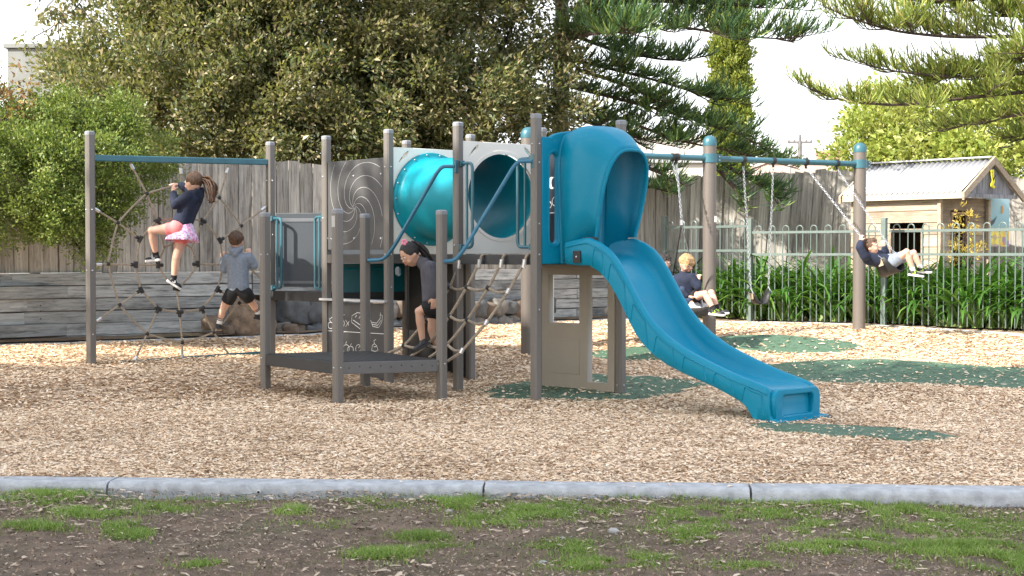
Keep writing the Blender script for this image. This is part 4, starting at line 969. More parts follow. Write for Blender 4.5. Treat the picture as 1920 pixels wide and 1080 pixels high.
# yellow painted "1"-like mark with a black stroke on the gable
M_YEL = mat('yellow_paint', (.72, .66, .03), .6, 0, .1); o_ = E0 + hu * .001 + hv * (Wr / 2)
mb = MB(); mb.tube(arcpath([o_ + hv * .025 + UP * .08 + hu * .012, o_ - hv * .03 + UP * .10 + hu * .012, o_ + hv * .02 + UP * .16 + hu * .012, o_ - hv * .015 + UP * .24 + hu * .012, o_ - hv * .0 + UP * .30 + hu * .012, o_ - hv * .03 + UP * .27 + hu * .012], .03, 4), .020, 6); mb.build('yellow_mark', M_YEL, ch, smooth=True)
mb = MB(); mb.bar(o_ - hv * .03 + UP * .17 + hu * .034, o_ + hv * .028 + UP * .235 + hu * .034, .008, .014); mb.build('black_stroke', M_BLACK, ch)
# mural panel beside the cubby
def muralmat():
    m, nt, b = newmat('painted_mural')
    tc = node(nt, 'ShaderNodeTexCoord'); sp = node(nt, 'ShaderNodeSeparateXYZ'); nt.links.new(tc.outputs['Object'], sp.inputs[0])
    mr = node(nt, 'ShaderNodeMapRange'); mr.inputs[1].default_value = 0; mr.inputs[2].default_value = .7; nt.links.new(sp.outputs[2], mr.inputs[0])
    c = ramp(nt, mr.outputs[0], [(0, (.20, .33, .30)), (.5, (.22, .40, .45)), (1, (.34, .52, .58))])
    v = node(nt, 'ShaderNodeTexVoronoi'); v.inputs['Scale'].default_value = 14; nt.links.new(tc.outputs['Object'], v.inputs['Vector'])
    cc = ramp(nt, v.outputs['Color'], [(.2, (.6, .5, .05)), (.45, (.25, .2, .35)), (.6, (.5, .25, .05)), (.8, (.7, .6, .1))])
    ms = ramp(nt, mr.outputs[0], [(.25, (1, 1, 1)), (.38, (0, 0, 0))]); c = mix(nt, c, cc, ms)
    nt.links.new(c, b.inputs['Base Color']); b.inputs['Roughness'].default_value = .6; return m
mp0 = W(1848, 462, 18.95); mp1 = W(1892, 462, 19.2); mu = thing('mural_board', 'painted undersea mural board with fish and yellow coral beside the cubby house', 'mural', mp0)
mb = MB(); mb.pbox(mp0, mp1 - mp0, V((0, .02, 0)), UP * .68); mb.build('panel', muralmat(), mu)
t = (mp1 - mp0).normalized(); nr = V((t.y, -t.x, 0)) * .006; fm = mat('grey_fish_paint', (.06, .08, .09), .6)
mb = MB(); c = mp0 + (mp1 - mp0) * .30 + UP * .34 + nr; mb.v = [tuple(c + t * x + UP * z) for x, z in ((-.09, -.05), (-.04, -.07), (.02, -.03), (.08, .07), (.03, .03), (-.03, .0), (-.08, -.01))]; mb.f = [tuple(range(7))]; mb.build('painted_fish', fm, mu)
mb = MB(); c = mp0 + (mp1 - mp0) * .68 + UP * .5 + nr; mb.v = [tuple(c + t * x + UP * z) for x, z in ((-.02, -.06), (.02, -.05), (.03, .0), (.01, .05), (-.02, .04))]; mb.f = [tuple(range(5))]; mb.build('painted_fish', mat('orange_fish_paint', (.5, .28, .1), .6), mu)

# ------------------------------------------------------------------ PLAY TOWER
U2 = V((.664, -.72, 0)); V2 = V((.735, .556, 0)); pE = V((.196, 11.62, 0))
pC = pE - U2; pB = pE - 2 * U2; pA = pE - 3 * U2; pN2 = pE - 4 * U2
pF_, pI, pH, pG = pE + V2, pE + V2 - U2, pE + V2 - 2 * U2, pE + V2 - 3 * U2
P1, P2, P3, P4 = V((-2.153, 12.4, 0)), V((-1.401, 11.43, 0)), V((-.58, 11.72, 0)), V((-1.32, 12.78, 0))
pN1 = pN2 - 2.04 * V2
uu = U2.normalized(); vv = V2.normalized(); AU = math.atan2(uu.y, uu.x)
def onp(px, py, P, Q):
    """point where the view ray through a pixel meets the vertical plane P-Q: returns (t along PQ, z, world)"""
    k = W(px, py, 1.0); kx = k.x / k.y; d = Q - P
    t = (kx * P.y - P.x) / (d.x - kx * d.y); c = P + d * t; q = W(px, py, c.y); return t * d.length, q.z, q
tw = thing('play_tower', 'grey-posted play tower with blue slide, teal tube and rope net climber', 'play tower', (pC.x, pC.y, 0))
def post(p, h, base=-.2, w_=.076, label=None):
    mb = MB(); r = w_ / 2; c = .013
    oc = [(-r + c, -r), (r - c, -r), (r, -r + c), (r, r - c), (r - c, r), (-r + c, r), (-r, r - c), (-r, -r + c)]
    ca, sa = math.cos(AU), math.sin(AU); P = lambda x, y, z: (p.x + x * ca - y * sa, p.y + x * sa + y * ca, z)
    mb.v = [P(x, y, base) for x, y in oc] + [P(x, y, h) for x, y in oc]; mb.f = [(i, (i + 1) % 8, 8 + (i + 1) % 8, 8 + i) for i in range(8)] + [tuple(range(8))[::-1], tuple(range(8, 16))]
    o = mb.build('post', M_POST, tw)
    mb = MB(); k = 1.05; mb.v = [P(x * k, y * k, h - .012) for x, y in oc] + [P(x * k, y * k, h + .016) for x, y in oc] + [P(x * .8, y * .8, h + .026) for x, y in oc]
    mb.f = [(i + 8 * j, (i + 1) % 8 + 8 * j, 8 + (i + 1) % 8 + 8 * j, 8 + i + 8 * j) for i in range(8) for j in (0, 1)] + [tuple(range(8))[::-1], tuple(range(16, 24))]
    mb.build('post_cap', M_CAP, o); return o
for p_ in (pA, pB, pC, pE, pF_, pI, pH, pG, pN2, pN1): post(p_, 2.32 if p_ is not pN1 else 2.33)
for p_ in (P1, P2, P3, P4): post(p_, 1.54)
def bolts(lst):
    for q in lst:
        mb = MB(); mb.ell(q, .008, .008, .008, nu=8, nv=5); mb.build('bolt', M_STEEL, tw, smooth=True)
bl_ = []
fr_n, fl_n = uu * .052, -vv * .052
for p_, zs in ((pE, (2.1, 1.95, 1.45, 1.2, .75)), (pC, (1.98, 1.28, 1.16)), (pB, (2.0, 1.2, .9)), (pA, (1.95, 1.55, 1.16, .7)), (pN2, (1.95, 1.4, .78)), (pN1, (1.62, 1.05, .45)), (P1, (.3, 1.2)), (P2, (.29,)), (P3, (.3,)), (pF_, (.08, 1.1))):
    for z in zs: bl_.append(p_ + uu * .038 + UP * z); 
    for z in zs[:2]: bl_.append(p_ - vv * .038 + UP * z)
bolts(bl_)
# sticker on the front short post, small label plate
mb = MB(); q = P2 - vv * .0385; mb.pbox(q - uu * .022 + UP * 1.42, uu * .044, -vv * .001, UP * .09); mb.build('sticker', mat('pale_sticker', (.42, .42, .4), .5), tw)
def beam(p, q, z0, z1, m=M_BEAM, w_=.04, off=0, name='beam', inset=.037):
    d = (q - p).normalized(); a, b_ = p + d * inset, q - d * inset; n_ = V((d.y, -d.x, 0))
    mb = MB(); mb.pbox(a + n_ * (off - w_ / 2) + UP * z0, b_ - a, n_ * w_, UP * (z1 - z0)); return mb.build(name, m, tw, bevel=.004)
def deck(pts, z, th=.03, m=M_DARK, name='deck', inset=.03, dots=0, dm=None):
    c = sum(pts, V((0, 0, 0))) / len(pts); P = [p + (c - p).normalized() * inset for p in pts]; n = len(P)
    mb = MB(); mb.v = [tuple(p + UP * (z - th)) for p in P] + [tuple(p + UP * z) for p in P]; mb.f = [tuple(range(n))[::-1], tuple(range(n, 2 * n))] + [(i, (i + 1) % n, n + (i + 1) % n, n + i) for i in range(n)]
    o = mb.build(name, m, tw)
    if dots:
        mb = MB()
        for i in range(dots):
            for j in range(dots):
                a = P[0].lerp(P[1], (i + .5) / dots * .86 + .07); b_ = P[3].lerp(P[2], (i + .5) / dots * .86 + .07); q = a.lerp(b_, (j + .5) / dots * .86 + .07)
                mb.v += [tuple(q + V((math.cos(k * math.pi / 4) * .016, math.sin(k * math.pi / 4) * .016, z + .0015))) for k in range(8)]; mb.f.append(tuple(range(len(mb.v) - 8, len(mb.v))))
        s = mb.build('drain_hole_dot', dm or M_STEEL, o); s['kind'] = 'stuff'  # discs on the deck, light through its holes put into their colour
    return o
deck([pC, pE, pF_, pI], 1.20); deck([pA, pB, pH, pG], 1.20)
for a, b_, m in ((pC, pE, M_DARK), (pE, pF_, M_BEAM), (pF_, pI, M_BEAM), (pI, pC, M_BEAM), (pA, pB, M_BEAM), (pB, pH, M_BEAM), (pH, pG, M_BEAM), (pG, pA, M_BEAM)): beam(a, b_, 1.115, 1.197, m)
deck([P1, P2, P3, P4], .335, .03, M_DARK, dots=9, dm=mat('deck_hole_light', (.16, .155, .15), .6))
for a, b_ in ((P1, P2), (P2, P3), (P3, P4), (P4, P1)): beam(a, b_, .235, .332, mat('edge_beam_grey', (.11, .108, .108), .5, .1, .1) if a is P2 else M_DARK)
mb = MB(); d = (P3 - P2).normalized(); n_ = V((d.y, -d.x, 0))
for i in range(9):
    q = P2.lerp(P3, .1 + .8 * i / 8) + n_ * .0205 + UP * (.285 + .01 * (i % 2)); mb.ell(q, .006, .006, .006, nu=6, nv=4)
mb.build('drain_hole_dot', M_BLACK, tw, kind='stuff')
deck([pN2, pA, pG], .83, .03); beam(pN2, pA, .735, .827, M_DARK); beam(pA, pG, .735, .827, M_DARK); beam(pN2, pG, .735, .827, M_DARK)
# slate back panel on the small corner deck, with raised border
d = (pG - pN2).normalized(); Lg = (pG - pN2).length
plate('back_panel', rect(.055, .87, Lg - .055, 1.62), [], .02, pN2, d, UP, M_BLUEGREY, tw, .004)
n_ = V((d.y, -d.x, 0))
for z, h_ in ((1.53, .035), (.90, .03)):
    mb = MB(); mb.pbox(pN2 + d * .08 + n_ * .012 + UP * z, d * (Lg - .16), n_ * .008, UP * h_); mb.build('panel_rail', mat('panel_rail_plastic', (.12, .13, .145), .4), tw, bevel=.003)
# swirl panel A-B
LA = (pB - pA).length
op = plate('swirl_panel', rect(.041, 1.245, LA - .041, 2.09), [], .018, pA, U2, UP, M_PANEL, tw, .003)
ct, cz, _ = onp(666, 388, pA, pB); nf = -vv * .0105
def strokes(name, polys, P, Q, nf, r=.0055, parent=None, m=M_WHITE, clip=None):
    for pl in polys:
        if len(pl) < 2: continue
        mb = MB(); mb.tube([V(p) + nf for p in pl], r, 5); mb.build(name, m, parent or tw, smooth=True)
arms = []
for k in range(9):
    cur = []; ph = k * 2 * math.pi / 9 + .3
    for i in range(60):
        r = .012 + .95 * (i / 59) ** 1.35; th = ph - 5.2 * r ** .85; x, z = ct + r * math.cos(th), cz + r * math.sin(th) * 1.0
        if .075 < x < LA - .075 and 1.265 < z < 2.075: cur.append(pA + uu * x + UP * z)
        elif len(cur) > 1: arms.append(cur); cur = []
        else: cur = []
    arms.append(cur)
strokes('groove', arms, pA, pB, nf, .003, op, mat('swirl_line_plastic', (.40, .40, .40), .5, 0, .05))
for px, py in ((615, 333), (665, 330), (716, 326), (616, 447), (666, 447), (716, 447)):
    t, z, q = onp(px, py, pA, pB); mb = MB(); mb.ell(q + nf, .011, .011, .011, nu=8, nv=5); mb.build('bolt', M_STEEL, op, smooth=True)
# shop counter and fruit panel below
fp = plate('fruit_panel', rect(.041, .04, LA - .041, .74), [], .018, pA, U2, UP, mat('charcoal_panel_plastic', (.05, .05, .053), .55, 0, .1), tw, .003)
mb = MB(); mb.pbox(pA - vv * .07 + uu * -.03 + UP * .755, U2 + uu * .06, vv * .14, UP * .022); mb.build('counter', mat('pale_counter_plastic', (.5, .5, .5), .4), tw, bevel=.005)
def px_strokes(name, polys, P, Q, nf, parent, r=.005):
    strokes(name, [[onp(x, y, P, Q)[2] for x, y in pl] for pl in polys], P, Q, nf, r, parent)
def pc(cx, cy, rx, ry, n=14, a0=0, a1=2 * math.pi): return [(cx + rx * math.cos(lerp(a0, a1, i / n)), cy - ry * math.sin(lerp(a0, a1, i / n))) for i in range(n + 1)]
pic = [[(615, 620), (722, 626)], [(697, 600), (701, 612), (712, 614), (718, 604), (719, 592), (715, 590)], [(699, 604), (708, 606), (715, 597), (715, 590)], [(700, 608), (710, 610), (717, 600)], [(715, 590), (716, 586)],
       [(661, 604), (662, 592), (672, 586), (683, 588)], [(661, 604), (683, 621)], [(664, 600), (684, 614)], [(668, 595), (671, 591)], [(675, 597), (678, 592)],
       pc(642, 606, 6, 7), [(642, 598), (644, 592), (648, 590)], [(650, 600), (656, 610), (650, 612), (657, 602)], pc(622, 610, 5, 6), [(622, 604), (620, 598), (626, 594)], [(617, 596), (612, 606)],
       pc(651, 654, 6, 8, 12), [(650, 645), (652, 640)], pc(659, 656, 6, 7, 12), [(659, 648), (661, 644)], pc(674, 654, 5, 8, 12, .9, 5.4), [(674, 652), (679, 648)], [(676, 658), (680, 656)],
       [(699, 657), (700, 648), (704, 644), (708, 648), (711, 656), (706, 659), (699, 657)], [(704, 644), (703, 639), (707, 636)], [(703, 650), (707, 650)], pc(632, 652, 6, 7, 12), [(632, 644), (634, 640)]]
px_strokes('fruit_drawing', pic, pA, pB, nf, fp, .0035)
# teal tub panel, dark rear panel
LG = (pG - pA).length
plate('teal_panel', rect(.12, .79, LG - .03, 1.108), [slot(LG - .11, .98, 1.08, .035)], .02, pA, V2, UP, mat('dark_teal_plastic', (.0, .13, .165), .35, 0, .1), tw, .004)
mb = MB(); mb.tube([pA + vv * .12 + uu * .02 + UP * 1.06, pG - vv * .16 + uu * .02 + UP * 1.06], .010, 6); mb.build('panel_lip', M_TEAL, tw, smooth=True)
plate('rear_panel', rect(.05, .03, (pH - pG).length - .05, 1.11), [], .02, pG, U2, UP, M_BLACK, tw)
beam(pG, pH, .02, .1, M_DARK, .06, -.05)
# cream tube panels with round holes and lozenge cut-outs
RT = .375
def lz(cx, cy): return [(cx - .045, cy - .041), (cx + .012, cy + .005), (cx + .055, cy + .045), (cx + .055, cy + .075), (cx + .01, cy + .045), (cx - .045, cy - .025)]
LB = (pH - pB).length; cz_t = 1.715
for P0, r_ in ((pB, RT), (pC, RT + .012)):
    pl = plate('tube_panel', rect(.041, 1.205, LB - .041, 2.185), [circ(LB / 2, cz_t, r_, 40), lz(.15, 2.085), [(LB - x, y) for x, y in lz(.15, 2.085)][::-1]], .03, P0, V2, UP, M_CREAM, tw, .004)
# tube between them (axis along U2), with flange and bolts on the left panel
ax0 = pB + V2 / 2 + UP * cz_t; ax1 = pC + V2 / 2 + UP * cz_t
mb = MB(); n = 48; prof = [(0, .43), (.012, .435), (.024, .43), (.03, .405), (.035, .39), (.06, .378), (.10, .374), (.90, .374), (.97, .374), (1.0, .374)]
ln = (ax1 - ax0).length
for d_, r_ in [(.016 + x * (ln - .03), r) for x, r in prof]:
    c = ax0 + uu * d_
    for i in range(n):
        a = 2 * math.pi * i / n; mb.v.append(tuple(c + vv * math.cos(a) * r_ + UP * math.sin(a) * r_))
for j in range(len(prof) - 1):
    for i in range(n): mb.f.append((j * n + i, j * n + (i + 1) % n, (j + 1) * n + (i + 1) % n, (j + 1) * n + i))
tb = mb.build('crawl_tube', M_TEAL, tw, smooth=True, angle=R(50)); md = tb.modifiers.new('thick', 'SOLIDIFY'); md.thickness = .008; md.offset = -1
mb = MB(); c = ax1 + uu * .018
for r_, q in ((.372, 0), (.40, 0), (.40, .006), (.372, .006)):
    for i in range(n): a = 2 * math.pi * i / n; mb.v.append(tuple(c + uu * q + vv * math.cos(a) * r_ + UP * math.sin(a) * r_))
for j in range(4):
    for i in range(n): mb.f.append((j * n + i, j * n + (i + 1) % n, ((j + 1) % 4) * n + (i + 1) % n, ((j + 1) % 4) * n + i))
mb.build('tube_rim', M_CREAM, tb, smooth=True)
for i in range(18):
    a = 2 * math.pi * i / 18; mb = MB(); mb.ell(ax0 + uu * .045 + vv * math.cos(a) * .415 + UP * math.sin(a) * .415, .008, .008, .008, nu=8, nv=5); mb.build('bolt', M_STEEL, tb, smooth=True)
# night scene panel and doorway panel on the far right side of the slide deck
LI = (pF_ - pI).length
npn = plate('night_panel', rect(.041, 1.24, LI - .041, 2.10), [], .018, pI, U2, UP, mat('night_panel_plastic', (.028, .036, .05), .45, 0, .1), tw, .003)
mb = MB(); t, z, q = onp(1037, 343, pI, pF_); nfi = -vv * .0105
outer = [q + nfi + uu * .05 * math.cos(a) + UP * .055 * math.sin(a) for a in [R(60 + 240 * i / 14) for i in range(15)]]; inner = [q + nfi + uu * (.025 + .034 * math.cos(a)) + UP * .045 * math.sin(a) for a in [R(300 - 240 * i / 14) for i in range(15)]]
mb.v = [tuple(p - vv * .002) for p in outer + inner]; mb.f = [(i, i + 1, 28 - i, 29 - i) for i in range(14)]; mb.build('moon_drawing', M_WHITE, npn)
px_strokes('tree_drawing', [pc(1031.5, 384, 4.5, 6), [(1031.5, 390), (1031.5, 400)], pc(1044, 378, 7, 9), [(1044, 388), (1044, 400)], [(1024, 400), (1060, 398), (1100, 402), (1150, 392)], pc(1120, 400, 8, 10, 12), [(1128, 420), (1136, 414), (1146, 414)], pc(1136, 395, 3, 4, 8)], pI, pF_, nfi, npn, .004)
def o2(px, py): t, z, _ = onp(px, py, pI, pF_); return (t, z)
t1, zt1 = o2(1034, 515); t2, zb1 = o2(1091, 607); t3, _ = o2(1106, 600); t4, zb2 = o2(1149, 722)
dp = plate('doorway_panel', rect(.041, .0, LI - .041, 1.105), [rect(t1, zb1, t2, zt1), rect(t3, .085, LI - .125, zt1)], .06, pI, U2, UP, M_TAUPE, tw, .004)
mb = MB(); e1, e2 = .07, t3 - .03
mb.pbox(pI - vv * .032 + uu * (t1 + .01) + UP * .14, uu * (t2 - t1 - .0), -vv * .007, UP * (zb1 - .28)); mb.build('raised_panel', M_TAUPE, dp, bevel=.005)
mb = MB(); mb.pbox(pI - vv * .031 + uu * .055 + UP * (1.075), uu * (LI - .11), -vv * .03, UP * .035); mb.build('cornice', M_TAUPE, dp, bevel=.004)
mb = MB(); mb.pbox(pI + vv * .03 + uu * (t1 - .03) + UP * zb1, uu * .028, -vv * .058, UP * (zt1 - zb1)); mb.build('window_reveal', M_CREAM, dp); 
# hood over the slide
M0 = pE + V2 / 2; LE = V2.length
cx = LE / 2
def hp(t, a, w_, zb, zt, tt, tb_):
    pw, ph = lerp(.32, .66, t), lerp(.36, .66, t)  # point on an arch; a 0..1
    s = math.cos(math.pi * a); x = -w_ * math.copysign(abs(s) ** pw, s); h = math.sin(math.pi * a) ** ph; z = zb + (zt - zb) * h
    k = (z - zb) / (zt - zb); x *= .86 + .17 * min(1, k * 1.25)
    return M0 + vv * x + uu * lerp(tb_, tt, k) + UP * z
NS, NA = 14, 28; mb = MB()
for j in range(NS + 1):
    f = j / NS; w_ = .245 + .055 * math.sin(math.pi * min(1, f * 1.15)) ** .8 - .0 * f; zt = 2.19 + .34 * f - .49 * f * f; zb = 1.13 + .21 * min(1, f * 1.4)
    for i in range(NA + 1): mb.v.append(tuple(hp(f, i / NA, w_, zb, zt, .035 + .56 * f, .035 + .38 * f)))
for j in range(NS):
    for i in range(NA): a = j * (NA + 1) + i; mb.f.append((a, a + 1, a + NA + 2, a + NA + 1))
mouth = [V(mb.v[NS * (NA + 1) + i]) for i in range(NA + 1)]; basearch = [V(mb.v[i]) for i in range(NA + 1)]
hd = mb.build('slide_hood', M_SLIDE, tw, smooth=True, angle=R(60)); md = hd.modifiers.new('thick', 'SOLIDIFY'); md.thickness = .012; md.offset = 0
mb = MB(); mb.tube(mouth, .014, 8); mb.build('hood_lip', M_SLIDE, hd, smooth=True)
mb = MB(); mb.tube(basearch, .022, 8); mb.build('hood_root', M_SLIDE, hd, smooth=True)
out_ = []
arch2 = [((p - M0).dot(vv) + cx, p.z) for p in basearch]
plate('hood_panel', [(.041, 1.12), (LE - .041, 1.12), (LE - .041, 2.16)] + [(cx + .33 * math.cos(a), 2.15 + .075 * math.sin(a) ** 1.0) for a in [R(10 + 160 * i / 12) for i in range(13)]] + [(.041, 2.16)], [slot(.168, 1.29, 2.03, .042), slot(LE - .168, 1.29, 2.03, .042), [(x, min(z, 2.13)) for x, z in arch2]], .035, pE + uu * .0, V2, UP, M_SLIDE, hd, .010)
for s_ in (.168, LE - .168):
    mb = MB(); lp = [pE + vv * x + UP * z + uu * .02 for x, z in slot(s_, 1.265, 2.055, .062)]; mb.tube(lp, .016, 6, closed=True); mb.build('slot_rim', M_SLIDE, hd, smooth=True)
# slide
su = V((.68, -.733, 0)).normalized(); sv = V((.733, .68, 0)).normalized(); S0 = V((.563, 11.9, 0))
ST = [(.12, 1.30, 1.19, 1.12), (.30, 1.33, 1.185, 1.11), (.38, 1.335, 1.175, 1.11), (.5, 1.295, 1.14, 1.055), (.6, 1.24, 1.075, .975), (.68, 1.165, .99, .88), (.76, 1.065, .88, .77), (.83, .965, .775, .66), (.90, .865, .675, .565), (.98, .765, .58, .49), (1.08, .67, .49, .42), (1.2, .585, .405, .36), (1.36, .50, .345, .305), (1.52, .44, .30, .26), (1.68, .385, .268, .215), (1.82, .34, .25, .165), (1.92, .312, .24, .125), (1.98, .298, .236, .08), (2.03, .285, .235, .01), (2.08, .272, .234, -.02), (2.13, .258, .232, -.02), (2.16, .24, .222, -.02), (2.178, .19, .18, -.02), (2.184, .06, .05, -.02), (2.20, .032, .028, -.02), (2.30, .022, .02, -.02)]
from bisect import bisect
def cat(arr, t):  # smooth station interpolation
    xs_ = [a[0] for a in arr]; i = min(len(arr) - 2, max(0, bisect(xs_, t) - 1)); a, b_ = arr[i], arr[i + 1]; k = (t - a[0]) / (b_[0] - a[0]); return [lerp(a[j], b_[j], k) for j in range(1, 4)]
mb = MB(); prof = lambda rim, bed, und: [(-.285, und + .01), (-.292, lerp(und, rim, .5)), (-.290, rim - .025), (-.283, rim - .006), (-.268, rim), (-.250, rim - .003), (-.238, rim - .02), (-.226, lerp(bed, rim, .45)), (-.205, bed + (rim - bed) * .14), (-.16, bed + .004), (-.08, bed), (0, bed - .002)]
ts = []
for a, b_ in zip(ST, ST[1:]): ts += [a[0], (a[0] + b_[0]) / 2]
ts.append(ST[-1][0])
m_ = 0
for t in ts:
    rim, bed, und = cat(ST, t); pr_ = prof(rim, bed, und); pr_ = pr_ + [(-x, z) for x, z in pr_[::-1][1:]] + [(.27, und), (-.27, und)]; m_ = len(pr_)
    flare = 1.0 + (.10 * sm(2.2, 2.3, t))
    mb.v += [tuple(S0 + su * t + sv * x * flare + UP * z) for x, z in pr_]
for j in range(len(ts) - 1):
    for i in range(m_): mb.f.append((j * m_ + i, j * m_ + (i + 1) % m_, (j + 1) * m_ + (i + 1) % m_, (j + 1) * m_ + i))
mb.f.append(tuple(range(m_))); mb.f.append(tuple((len(ts) - 1) * m_ + i for i in range(m_))[::-1])
sd_ = mb.build('slide', M_SLIDE, tw, smooth=True, angle=R(55))
for side in (-1, 1):  # moulded outlines on the side walls
    for t0, t1_ in ((.42, .56), (.60, .80), (.84, 1.02), (1.08, 1.30), (1.36, 1.60), (1.66, 1.86), (1.93, 2.13)):
        lo, hi = [], []
        for i in range(7):
            t = lerp(t0, t1_, i / 6); rim, bed, und = cat(ST, t); und = max(und, .02); lo.append(S0 + su * t + sv * side * .288 + UP * (und + .03)); 
            t = lerp(t0 + .035, t1_ - .02, i / 6); rim, bed, und = cat(ST, t); und = max(und, .02); hi.append(S0 + su * t + sv * side * .291 + UP * lerp(und, rim, .74))
        mb = MB(); mb.tube(arcpath([lo[0]] + hi + [lo[-1]], .03, 3), .0075, 5); mb.build('moulding', M_SLIDE, sd_, smooth=True)
    lip = [];
    for t in ts:
        if t > 2.16: break
        rim, bed, und = cat(ST, t); lip.append(S0 + su * t + sv * side * .292 + UP * (rim - .045))
    mb = MB(); mb.tube(lip, .006, 5); mb.build('moulding', M_SLIDE, sd_, smooth=True)
mb = MB(); q = S0 + su * .22 - sv * .292; mb.pbox(q + UP * 1.13, su * .085, -sv * .01, UP * .10); mb.build('bracket', M_BLACK, sd_, bevel=.003)
mb = MB(); mb.ell(q + su * .045 - sv * .012 + UP * 1.18, .010, .010, .010, nu=8, nv=5); mb.build('bolt', M_STEEL, sd_, smooth=True)
plate('end_frame', [(-.27, .012), (.27, .012), (.275, .17), (.255, .215), (.22, .235), (-.22, .235), (-.255, .215), (-.275, .17)], [[(-.17, .045), (.17, .045), (.185, .06), (.185, .17), (.165, .19), (-.165, .19), (-.185, .17), (-.185, .06)]], .03, S0 + su * 2.195, sv, UP, M_SLIDE, sd_, .010)
# hand rails
def DD(px, py, D): return W(px, py, D)
for pts in ([(852, 312, 12.28), (829, 312, 12.3), (819, 324, 12.32), (738, 464, 12.6), (720, 487, 12.68), (690, 488, 12.74)], [(998, 302, 11.6), (972, 303, 11.6), (962, 314, 11.6), (870, 468, 11.66), (852, 489, 11.68), (832, 490, 11.7)]):
    mb = MB(); mb.tube(arcpath([W(*p) for p in pts], .07, 5), .0165, 10); mb.build('handrail', M_HAND, tw, smooth=True)
    q = W(*pts[0]); mb = MB(); mb.box(q + uu * .0 + V((.012, 0, 0)), (.03, .03, .11), AU); mb.build('clamp', M_TEALM, tw, bevel=.003)
def loop_handle(P, Q, a, w_, z0, z1, m=M_TEALM, off=0):
    d = (Q - P).normalized(); n_ = V((d.y, -d.x, 0)) * off; p = P + d * a + n_
    pts = [p + UP * z1, p + d * w_ + UP * z1, p + d * w_ + UP * z0, p + UP * z0]; mb = MB(); mb.tube(arcpath(pts, .05, 5), .014, 8)
    s_ = p + d * (w_ * .45); mb.tube([s_ + UP * z0, s_ + UP * z1], .011, 8); mb.build('grab_handle', m, tw, smooth=True)
    for z in (z0, z1): mb = MB(); mb.box(P + d * (a - .012) + n_ + UP * z, (.03, .05, .05), math.atan2(d.y, d.x)); mb.build('clamp', m, tw, bevel=.003)
loop_handle(pN2, pA, .06, .135, .86, 1.565); loop_handle(pA, pN2, .06, .135, .86, 1.565)
loop_handle(pC, pE, .06, .13, 1.26, 1.985); loop_handle(pE, pC, .06, .16, 1.26, 1.985)
# rope ramp from the slide deck down to the low platform
M_FERR = M_STEEL; RR = .0125
def rope(pts, name='rope', r=RR, parent=None): mb = MB(); mb.tube(pts, r, 7); return mb.build(name, M_ROPE, parent or tw, smooth=True)
rpt = [[(862, 493, 12.3), (842, 544, 12.35), (800, 600, 12.4), (757, 650, 12.6), (728, 662, 12.7)], [(900, 491, 12.05), (875, 539, 12.05), (841, 597, 12.1), (805, 645, 12.3), (770, 668, 12.45)],
       [(941, 491, 11.85), (915, 541, 11.85), (876, 601, 11.9), (839, 647, 11.95), (805, 670, 12.15)], [(984, 491, 11.65), (953, 547, 11.66), (912, 606, 11.7), (864, 661, 11.75), (839, 677, 11.8)]]
RP = [arcpath([W(*q) for q in r_], .25, 4) for r_ in rpt]
for r_, R0 in zip(RP, rpt):
    rope(r_)
    a = r_[0]; mb = MB(); hk = [a, a + UP * .05 + V((.012, 0, 0)), a + UP * .065 + V((.035, .01, 0)), a + UP * .045 + V((.05, .02, 0))]; mb.tube(arcpath(hk, .02, 4), .011, 7); mb.build('rope_eye', M_ROPE, tw, smooth=True)
    mb = MB(); mb.tube([a + UP * .02, a - UP * .03 + (r_[3] - a).normalized() * .02], .019, 8); mb.build('ferrule', M_STEEL, tw, smooth=True)
    mb = MB(); mb.tube([a + UP * .05 + V((.02, -.0, 0)), a + UP * .045 + V((.06, .06, 0))], .008, 6); mb.build('eye_bolt', M_STEEL, tw, smooth=True)
def rope_at(k, px):
    r_ = RP[k]; best = min(r_, key=lambda p: abs(960 + F * p.x / p.y - px)); 
    for a, b_ in zip(r_, r_[1:]):
        xa, xb = 960 + F * a.x / a.y, 960 + F * b_.x / b_.y
        if min(xa, xb) <= px <= max(xa, xb): return a.lerp(b_, (px - xa) / (xb - xa + 1e-9))
    return best
def junction(q, r=.023, m=M_BLACK, name='rope_clamp'):
    mb = MB(); mb.ell(q, r, r, r * 1.0, nu=8, nv=6); mb.build(name, m, tw, smooth=True)
for ks in ((843, 875, 915, 953), (800, 843, 876, 912), (757, 800, 838, 866)):
    q = [rope_at(i, x) for i, x in enumerate(ks)]
    for a, b_ in zip(q, q[1:]): m__ = a.lerp(b_, .5) - UP * .03; rope(arcpath([a, m__, b_], .3, 5))
    for i, c in enumerate(q):
        if i == 3: mb = MB(); mb.tube([c - UP * .02 + V((-.01, 0, 0)), c + UP * .02 + V((.01, 0, 0))], .019, 8); mb.build('ferrule', M_STEEL, tw, smooth=True)
        else: junction(c)

